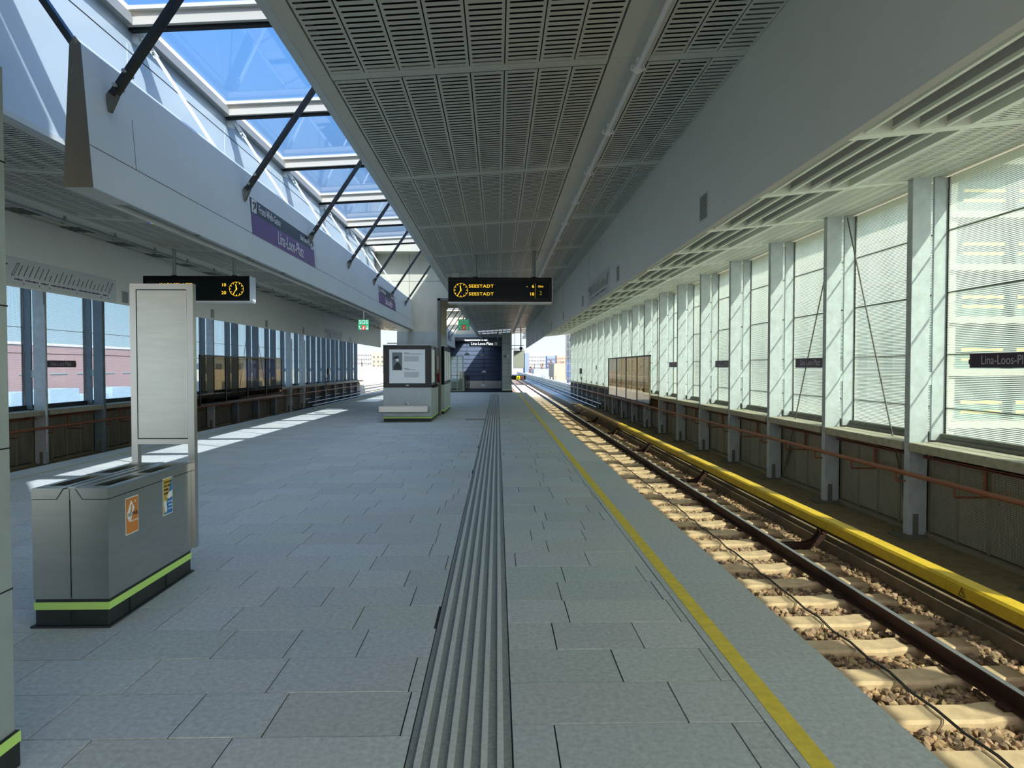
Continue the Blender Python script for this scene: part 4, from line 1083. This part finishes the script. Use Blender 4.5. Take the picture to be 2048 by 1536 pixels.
for i, (x, z, y) in enumerate(((-.98, 2.36, 46), (-.90, 1.22, 45.5), (-.93, .30, 45), (-2.1, 2.42, 46.5), (-.98, 2.98, 46.5))):
    o = thing('globe_lamp', (x, y, z), 'small white dome lamp hanging in the dark stair hall, %s' % ('upper right one', 'middle one of the right column', 'lowest one', 'left one', 'topmost one under the ceiling')[i], 'lamp')
    MB().lathe([(.02, .16), (.10, .13), (.16, .05), (.17, 0), (.15, -.01), (.0, -.01)][::-1], (x, y, z), 16).build('shade', M_wht, o)
    MB().tube([(x, y, z+.15), (x, y, 3.55)], .01, 5).build('cord', M_cable, o)
o = thing('stair_railing', (-2.0, 47, 0), 'dark metal railing with posts at the stair head in the dark hall', 'railing')
for k in range(4): MB().tube([(-2.15+.03*k, 46.2+1.0*k, 0), (-2.15+.03*k, 46.2+1.0*k, 1.0)], .025, 6).build('post', M_black, o)
for z in (.35, .7, 1.0): MB().tube([(-2.15, 46.2, z), (-2.06, 49.2, z)], .022, 6).build('rail', M_black, o)
o = thing('lift_door_frame', (-2.9, 44.8, 0), 'glazed lift enclosure with pale frame left of the stair hall', 'lift enclosure')
q = MB()
for x in (-3.1, -2.7, -2.32): q.box(x, x+.06, 44.7, 44.78, 0, 2.3)
for z in (0, 1.0, 2.24): q.box(-3.1, -2.26, 44.7, 44.78, z, z+.06)
q.build('frame', mat('pale green frame', (176, 190, 170), .5), o); MB().box(-3.08, -2.3, 44.73, 44.74, .05, 2.26).build('glass_pane', M_clear, o)
o = thing('stone_bollard_wall', (-2.25, 45.6, 0), 'grey parapet block before the stair railing', 'parapet')
MB().prism([(-2.6, 0), (-2.2, 0), (-2.25, 1.25), (-2.55, 1.3)], 'y', 45.4, 47).build('parapet_block', M_conc, o)
# platform-end equipment
o = thing('driver_mirror', (1.2, 38.6, 1.5), 'tall platform mirror in a thin dark frame hanging at the platform end', 'mirror')
MB().box(.915, 1.54, 38.6, 38.64, 1.53, 2.54).build('frame', M_black, o, bevel=.005); MB().box(.93, 1.525, 38.594, 38.6, 1.545, 2.525).build('mirror_glass', mat('mirror', (120, 124, 112), .03, 1.), o)
for px in (.99, 1.32): MB().tube([(px, 38.62, 2.54), (px, 38.62, FZ(px))], .012, 6).build('hanger', M_cable, o)
o = thing('camera_dome', (1.32, 38.2, 2.6), 'small pointed camera housing on a rod above the platform mirror', 'camera')
MB().lathe([(.0, -.12), (.06, -.05), (.09, .02), (.09, .1), (.03, .12)], (1.33, 38.2, 2.62), 12).build('housing', M_black, o); MB().tube([(1.33, 38.2, 2.74), (1.33, 38.2, FZ(1.33))], .02, 6).build('rod', M_cable, o)
o = thing('warning_light_box', (1.3, 43.2, .9), 'black box with yellow warning triangle and white ring beyond the platform end', 'signal box')
MB().box(.93, 1.80, 43.2, 43.35, .78, 1.06).build('casing', M_blackgloss, o); MB().box(.86, .96, 43.3, 43.5, .85, .97).build('mounting_arm', M_black, o); MB().box(1.22, 1.44, 43.19, 43.2, .81, 1.03).build('yellow_face', mat('bright yellow', (232, 216, 30), .5, emit=.3), o)
q = MB(); q.prism([(1.25, .84), (1.41, .84), (1.33, 1.0)], 'y', 43.184, 43.19); q.build('warning_triangle', M_black, o); q = MB(); q.prism([(1.285, .86), (1.375, .86), (1.33, .95)], 'y', 43.180, 43.184); q.build('triangle_centre', M_cover, o)
MB().box(1.47, 1.68, 43.19, 43.2, .81, 1.03).build('white_face', M_wht, o)
MB().lathe([(.07, 0), (.07, .003)], (1.575, 43.184, .92), 16, axis='y').build('ring', M_red, o)
o = thing('track_end_frame', (1.3, 46, 2.7), 'two dark horizontal bars bridging to the roof beam beyond the pillar', 'frame')
for z in (2.80, 3.05): MB().box(.92, 1.80, 46, 46.06, z, z+.05).build('bar', M_black, o)
o = thing('track_end_frame', (-4.5, 43.6, 2.9), 'dark bar frame between the cream fascia end and the shaft on the left', 'frame')
for z in (2.78, 3.1): MB().box(-7.1, -4.0, 43.6, 43.66, z, z+.06).build('bar', M_black, o)
for x in (-6.0, -5.2): MB().box(x, x+.06, 43.6, 43.66, 2.6, 4.1).build('post', M_black, o)
# small blue and yellow tag under the panel
o = thing('striped_tag', (-3.5, 7.5, 2.9), 'small blue and yellow striped tag hanging under the left ceiling behind the panel', 'tag')
MB().box(-3.71, -3.682, 7.3, 7.305, 3.12, 3.25).build('blue_stripe', mat('deep blue', (34, 52, 120), .6), o); MB().box(-3.682, -3.655, 7.3, 7.305, 3.12, 3.25).build('yellow_stripe', mat('straw yellow', (170, 150, 60), .6), o); MB().box(-3.655, -3.63, 7.3, 7.305, 3.12, 3.25).build('dark_stripe', M_navy, o); MB().tube([(-3.67, 7.303, 3.25), (-3.67, 7.303, FL(-4.2))], .005, 5).build('wire', M_cable, o)
# ceiling sensor box
o = thing('ceiling_box', (-.95, 14.2, 3.7), 'small grey equipment box under the ceiling in front of the middle display', 'box')
MB().box(-1.0, -.82, 14.9, 15.2, 3.56, FZ(-.9)).build('casing', M_ceilflat, o, bevel=.01); MB().tube([(-.8, 15.0, 3.62), (-.66, 15.0, 3.65)], .02, 6).build('arm', M_ceilflat, o)

# ------------------------------------------------------------------ beyond the station: viaduct parapets
M_par = mat('blue grey parapet', (84, 92, 108), .3, .5, noise=.12, scale=3)
for i, sgn in enumerate((0, 1)):
    X = (lambda x: x) if sgn == 0 else (lambda x: MX-x)
    q = MB(); q.box(X(6.7), X(6.9), 57.6, 230, -1.5, .0); struct(q.build('trim_%d' % (7+i), M_conc))
    q = MB(); q.box(X(5.0), X(6.68), 44 if sgn == 0 else 40, 225, -.95, -.90); struct(q.build('floor_ledge_shade_%d' % (i+1), mat('shaded ledge sheet', (46, 52, 62), .45)))  # dark sheet over the ledge, parapet shade put into its colour
    for j, (xx, zz) in enumerate(((6.5, -.15), (6.35, -.4), (6.2, -.62), (5.9, -.8))):
        q = MB(); q.tube([(X(xx), 42 if sgn else 40, zz), (X(xx), 220, zz)], .05, 6)
        tag(q.build('cable_trough', M_par), 'long blue-grey cable run along the %s viaduct parapet, %s' % ('left' if sgn else 'right', ('topmost', 'second from top', 'third from top', 'lowest')[j]), 'cable run')
for k in range(24):
    y = 60+4.5*k
    q = MB(); q.box(6.95, 7.05, y, y+.5, -.1, .28)
    o = q.build('parapet_post', M_conc); tag(o, 'small block on the right viaduct parapet, one of the even row running to the horizon', 'post', 'parapet blocks')

# ------------------------------------------------------------------ city beyond
q = MB(); q.box(-1200, 1200, -60, 1500, -7.6, -7.0); struct(q.build('ground', mat('city ground', (122, 114, 102), .95, noise=.2, scale=.05)))
def block(name, x0, x1, y0, y1, z1, m, label, cat='building', rows=0, cols=0, wm=None, z0=-7, wsz=(.55, .5), group=None):
    o = thing(name, ((x0+x1)/2, (y0+y1)/2, z0), label, cat, group)
    MB().box(x0, x1, y0, y1, z0, z1).build('walls', m, o)
    if rows:
        q = MB(); fh = (z1-z0-1)/rows; cw = (x1-x0)/cols
        for r in range(rows):
            for c in range(cols):
                q.box(x0+cw*(c+.5-wsz[0]/2), x0+cw*(c+.5+wsz[0]/2), y0-.12, y0, z0+fh*(r+.3), z0+fh*(r+.3+wsz[1]))
        q.build('windows', wm, o, kind='stuff')
    return o
Mc = mat('cream render', (128, 124, 114), .8); Mw = mat('white render', (128, 132, 136), .8); Mb = mat('pale blue block', (92, 108, 142), .8)
Mr = mat('red balcony', (140, 40, 34), .7); Mg = mat('window grey', (64, 72, 82), .4); Mp = mat('pink render', (152, 114, 112), .85, noise=.04, scale=.4)
def px(x, Y): return (x-995)/1350*Y
def pz(y, Y): return 1.6+(734-y)/1350*Y
Y = 420
block('apartment_block', px(1050, Y), px(1058, Y), Y, Y+30, pz(706, Y), Mb, 'narrow blue gable block at the left of the distant skyline on the right')
block('apartment_block', px(1058, Y), px(1108, Y), Y+2, Y+40, pz(707, Y), Mw, 'long white apartment slab on the distant skyline right of the blue gable', rows=7, cols=16, wm=Mg, wsz=(.3, .4))
block('apartment_block', px(1094, 405), px(1111, 405), 405, 415, pz(712, 405), Mb, 'blue-grey block standing before the white slab', rows=6, cols=5, wm=Mg)
block('apartment_block', px(1112, Y), px(1138, Y), Y-5, Y+20, pz(711, Y), Mc, 'cream block with reddish windows right of the blue-grey block', rows=7, cols=8, wm=Mr, wsz=(.3, .5))
block('apartment_block', px(704, 385), px(717.7, 385), 385, 400, pz(703, 385), Mw, 'white apartment block with red balconies far left, beyond the glass wall end', rows=7, cols=2, wm=Mr, wsz=(.8, .45))
block('apartment_block', px(718, 385), px(745, 385), 385, 410, pz(703, 385), Mw, 'white apartment block beside the one with red balconies', rows=7, cols=7, wm=Mg, wsz=(.3, .4))
block('apartment_block', px(745.3, 385), px(778, 385), 385, 410, pz(706, 385), Mc, 'pale block with an orange and blue patch left of the kiosk', rows=6, cols=4, wm=Mg, wsz=(.3, .4))
block('low_building', px(1108, 150), px(1140, 150), 150, 165, pz(727, 150), Mc, 'low cream building with a brown band on the right beyond the viaduct', rows=1, cols=1, wm=mat('brown band', (176, 140, 112), .7), wsz=(.75, .5), z0=-7)
block('low_building', px(1068, 170), px(1104, 170), 170, 185, pz(738, 170), mat('slate roof', (120, 132, 160), .6), 'low grey-blue roofed hall beyond the right parapet', rows=1, cols=6, wm=Mw, wsz=(.4, .2))
block('row_houses', px(712, 160), px(775, 160), 160, 175, pz(733, 160), Mw, 'row of white houses with small dark windows far left below the apartment blocks', rows=3, cols=14, wm=Mg, wsz=(.25, .35))
block('row_houses', px(690, 140), px(778, 140), 140, 150, pz(748, 140), mat('sand fence', (216, 196, 160), .9), 'sandy low wall and yard far left below the white houses')
# trees
M_fir = mat('dark fir', (58, 66, 50), .9, noise=.3, scale=.6); M_bare = mat('reddish bare crowns', (104, 76, 64), .9, noise=.3, scale=.5); M_trunk = mat('bark', (84, 70, 58), .9)
def tree(x, Y, top, w, m, label, conical=True):
    X0 = px(x, Y); zt_ = pz(top, Y); r = w/1350*Y/2
    o = thing('tree', (X0, Y, -7), label, 'tree', 'distant trees')
    q = MB(); rr = random.Random(int(x*7))
    h = zt_+7
    if conical:
        for k in range(9):
            t = k/9; q.lathe([(r*(1-t)*rr.uniform(.85, 1.15), 0), (r*(1-t)*.45, h*.10), (.05, h*.14)], (X0+rr.uniform(-.2, .2), Y, -7+h*(.12+.78*t)), 9)
    else:
        for k in range(60):
            a = rr.uniform(0, 6.28); b2 = rr.uniform(.1, 1)
            c = Vector((X0+math.cos(a)*r*b2, Y+math.sin(a)*r*b2, -7+h*(.45+.5*rr.uniform(0, 1)*math.sqrt(1.05-b2*b2*.9)))); s_ = r*.22
            q.lathe([(.01, -s_), (s_*.8, -s_*.4), (s_, .1), (s_*.6, s_*.7), (.01, s_)], c, 7)
    q.build('crown', m, o); MB().tube([(X0, Y, -7), (X0, Y, -7+h*.5)], .35, 6).build('trunk', M_trunk, o)
tree(725, 200, 714, 15, M_fir, 'dark conical fir before the far left apartment blocks, the tallest')
tree(749, 205, 720, 9, M_fir, 'smaller conical fir just left of the kiosk'); tree(737, 215, 722, 8, M_bare, 'low bare tree between the two firs at far left', False); tree(763, 205, 722, 9, M_fir, 'conical fir nearest the kiosk edge')
tree(1069, 260, 721, 9, M_fir, 'small conical fir before the white slab on the right'); tree(1064, 250, 730, 16, M_bare, 'reddish bare bushes at the foot of the white slab', False)
tree(1084, 240, 724, 12, M_bare, 'bare tree cluster before the white slab, left of the blue-grey block', False); tree(1101, 230, 713, 14, M_bare, 'tall bare tree before the blue-grey block', False); tree(1126, 240, 718, 14, M_bare, 'bare tree before the cream block with reddish windows', False)
# construction tower with scaffold
Y = 95
o = thing('construction_tower', (px(1148, Y), Y, -7), 'scaffolded tower block with a blue base at the end of the right glass wall', 'building')
MB().box(px(1143, Y), px(1165, Y), Y, Y+8, pz(721, Y), 16).build('upper_walls', Mw, o); MB().box(px(1143, Y), px(1165, Y), Y-.1, Y+8, -7, pz(721, Y)).build('blue_base', mat('blue sheeting', (104, 140, 206), .6), o)
q = MB()
for k in range(9):
    z = -2+2.0*k; q.box(px(1131, Y), px(1150, Y), Y-1.6, Y-.3, z, z+.12); q.tube([(px(1131, Y), Y-1.6, z+1), (px(1150, Y), Y-1.6, z+1)], .05, 5)
for x in (1131, 1136, 1141, 1147): q.tube([(px(x, Y), Y-1.6, -7), (px(x, Y), Y-1.6, 16)], .06, 5)
q.build('scaffold', M_galvd, o)
q = MB()
for k in range(5): q.lathe([(.5, 0), (.5, .05)], (px(1146, Y), Y-.12, 3+2.4*k), 12, axis='y')
q.build('round_openings', Mg, o)
o = thing('yellow_tank', (px(1146, 70), 70, -1), 'small bright yellow container at the end of the right glass wall', 'container')
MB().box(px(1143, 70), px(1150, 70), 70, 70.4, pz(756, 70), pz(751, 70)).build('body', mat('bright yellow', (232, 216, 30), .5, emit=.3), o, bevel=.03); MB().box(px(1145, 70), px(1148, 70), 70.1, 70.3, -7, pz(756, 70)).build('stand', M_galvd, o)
# pink hall beyond the left wall
o = thing('pink_building', (-45, 60, -7), 'long flat pink building behind the left glass wall', 'building')
MB().box(-60, -40, 20, 84, -7, 3.66).build('walls', Mp, o)
MB().box(-40, -39.9, 20, 84, 3.5, 3.72).build('parapet_edge', mat('pale edge', (206, 196, 196), .7), o)
q = MB()
for k in range(14): q.box(-40.0, -39.95, 30+3.9*k, 32.4+3.9*k, .92, 1.05)
q.build('window_band', Mw, o)
n = 0
for k in range(9):
    y = 36+4.2*k; h = R.uniform(-.9, -.1)
    q = MB(); q.box(-36.5, -34.5, y, y+3.6, -7, h); o = q.build('storage_container', mat('pale blue sheet', (150, 166, 186), .5, noise=.08, scale=1)); tag(o, 'pale blue-grey container standing before the pink building behind the left glass', 'container', 'containers before the pink building')
block('apartment_block', -58, -42, 118, 130, 3.6, Mw, 'distant white block seen between the far left wall columns', rows=5, cols=9, wm=Mg)
block('low_building', -75, -30, 100, 112, 1.2, mat('grey hall', (170, 160, 150), .8), 'low greyish hall seen through the dark screen on the left', rows=2, cols=12, wm=Mg)
# residential building behind the right glass wall
Mgl = mat('green tinted facade glass', (70, 98, 92), .2); Mcr = mat('cream facade', (130, 128, 114), .7); Myb = mat('yellow balcony boards', (166, 142, 76), .6)
o = thing('residential_building', (32, 45, -7), 'large pale building with floor slabs and yellow balcony boards behind the right glass wall', 'building')
MB().box(26, 60, 39.6, 90, -7, 20).build('core_glass', Mgl, o)
for k in range(9):
    z = -4.9+3.0*k; MB().box(25.7, 60, 38.0, 90.3, z, z+.38).build('floor_slab', Mcr, o)
for x in (25.8, 31.0, 36.5, 42): 
    for k in range(8): MB().box(x, x+.45, 38.2, 38.7, -4.5+3*k, -1.9+3*k).build('facade_pier', Mcr, o)
for k in range(8):
    for x in (26.4, 29.6):
        q = MB(); z = -4.5+3*k
        for j in range(2): q.box(x, x+2.4, 37.9, 37.96, z+.45+.55*j, z+.62+.55*j)
        q.build('balcony_board', Myb, o)
for k in range(16):
    for j in range(8): 
        MB().box(25.7, 26.0, 42+3*k, 43.4+3*k, -4.5+3*j, -2+3*j).build('side_panel', Mcr, o)
SC.render.film_transparent = False
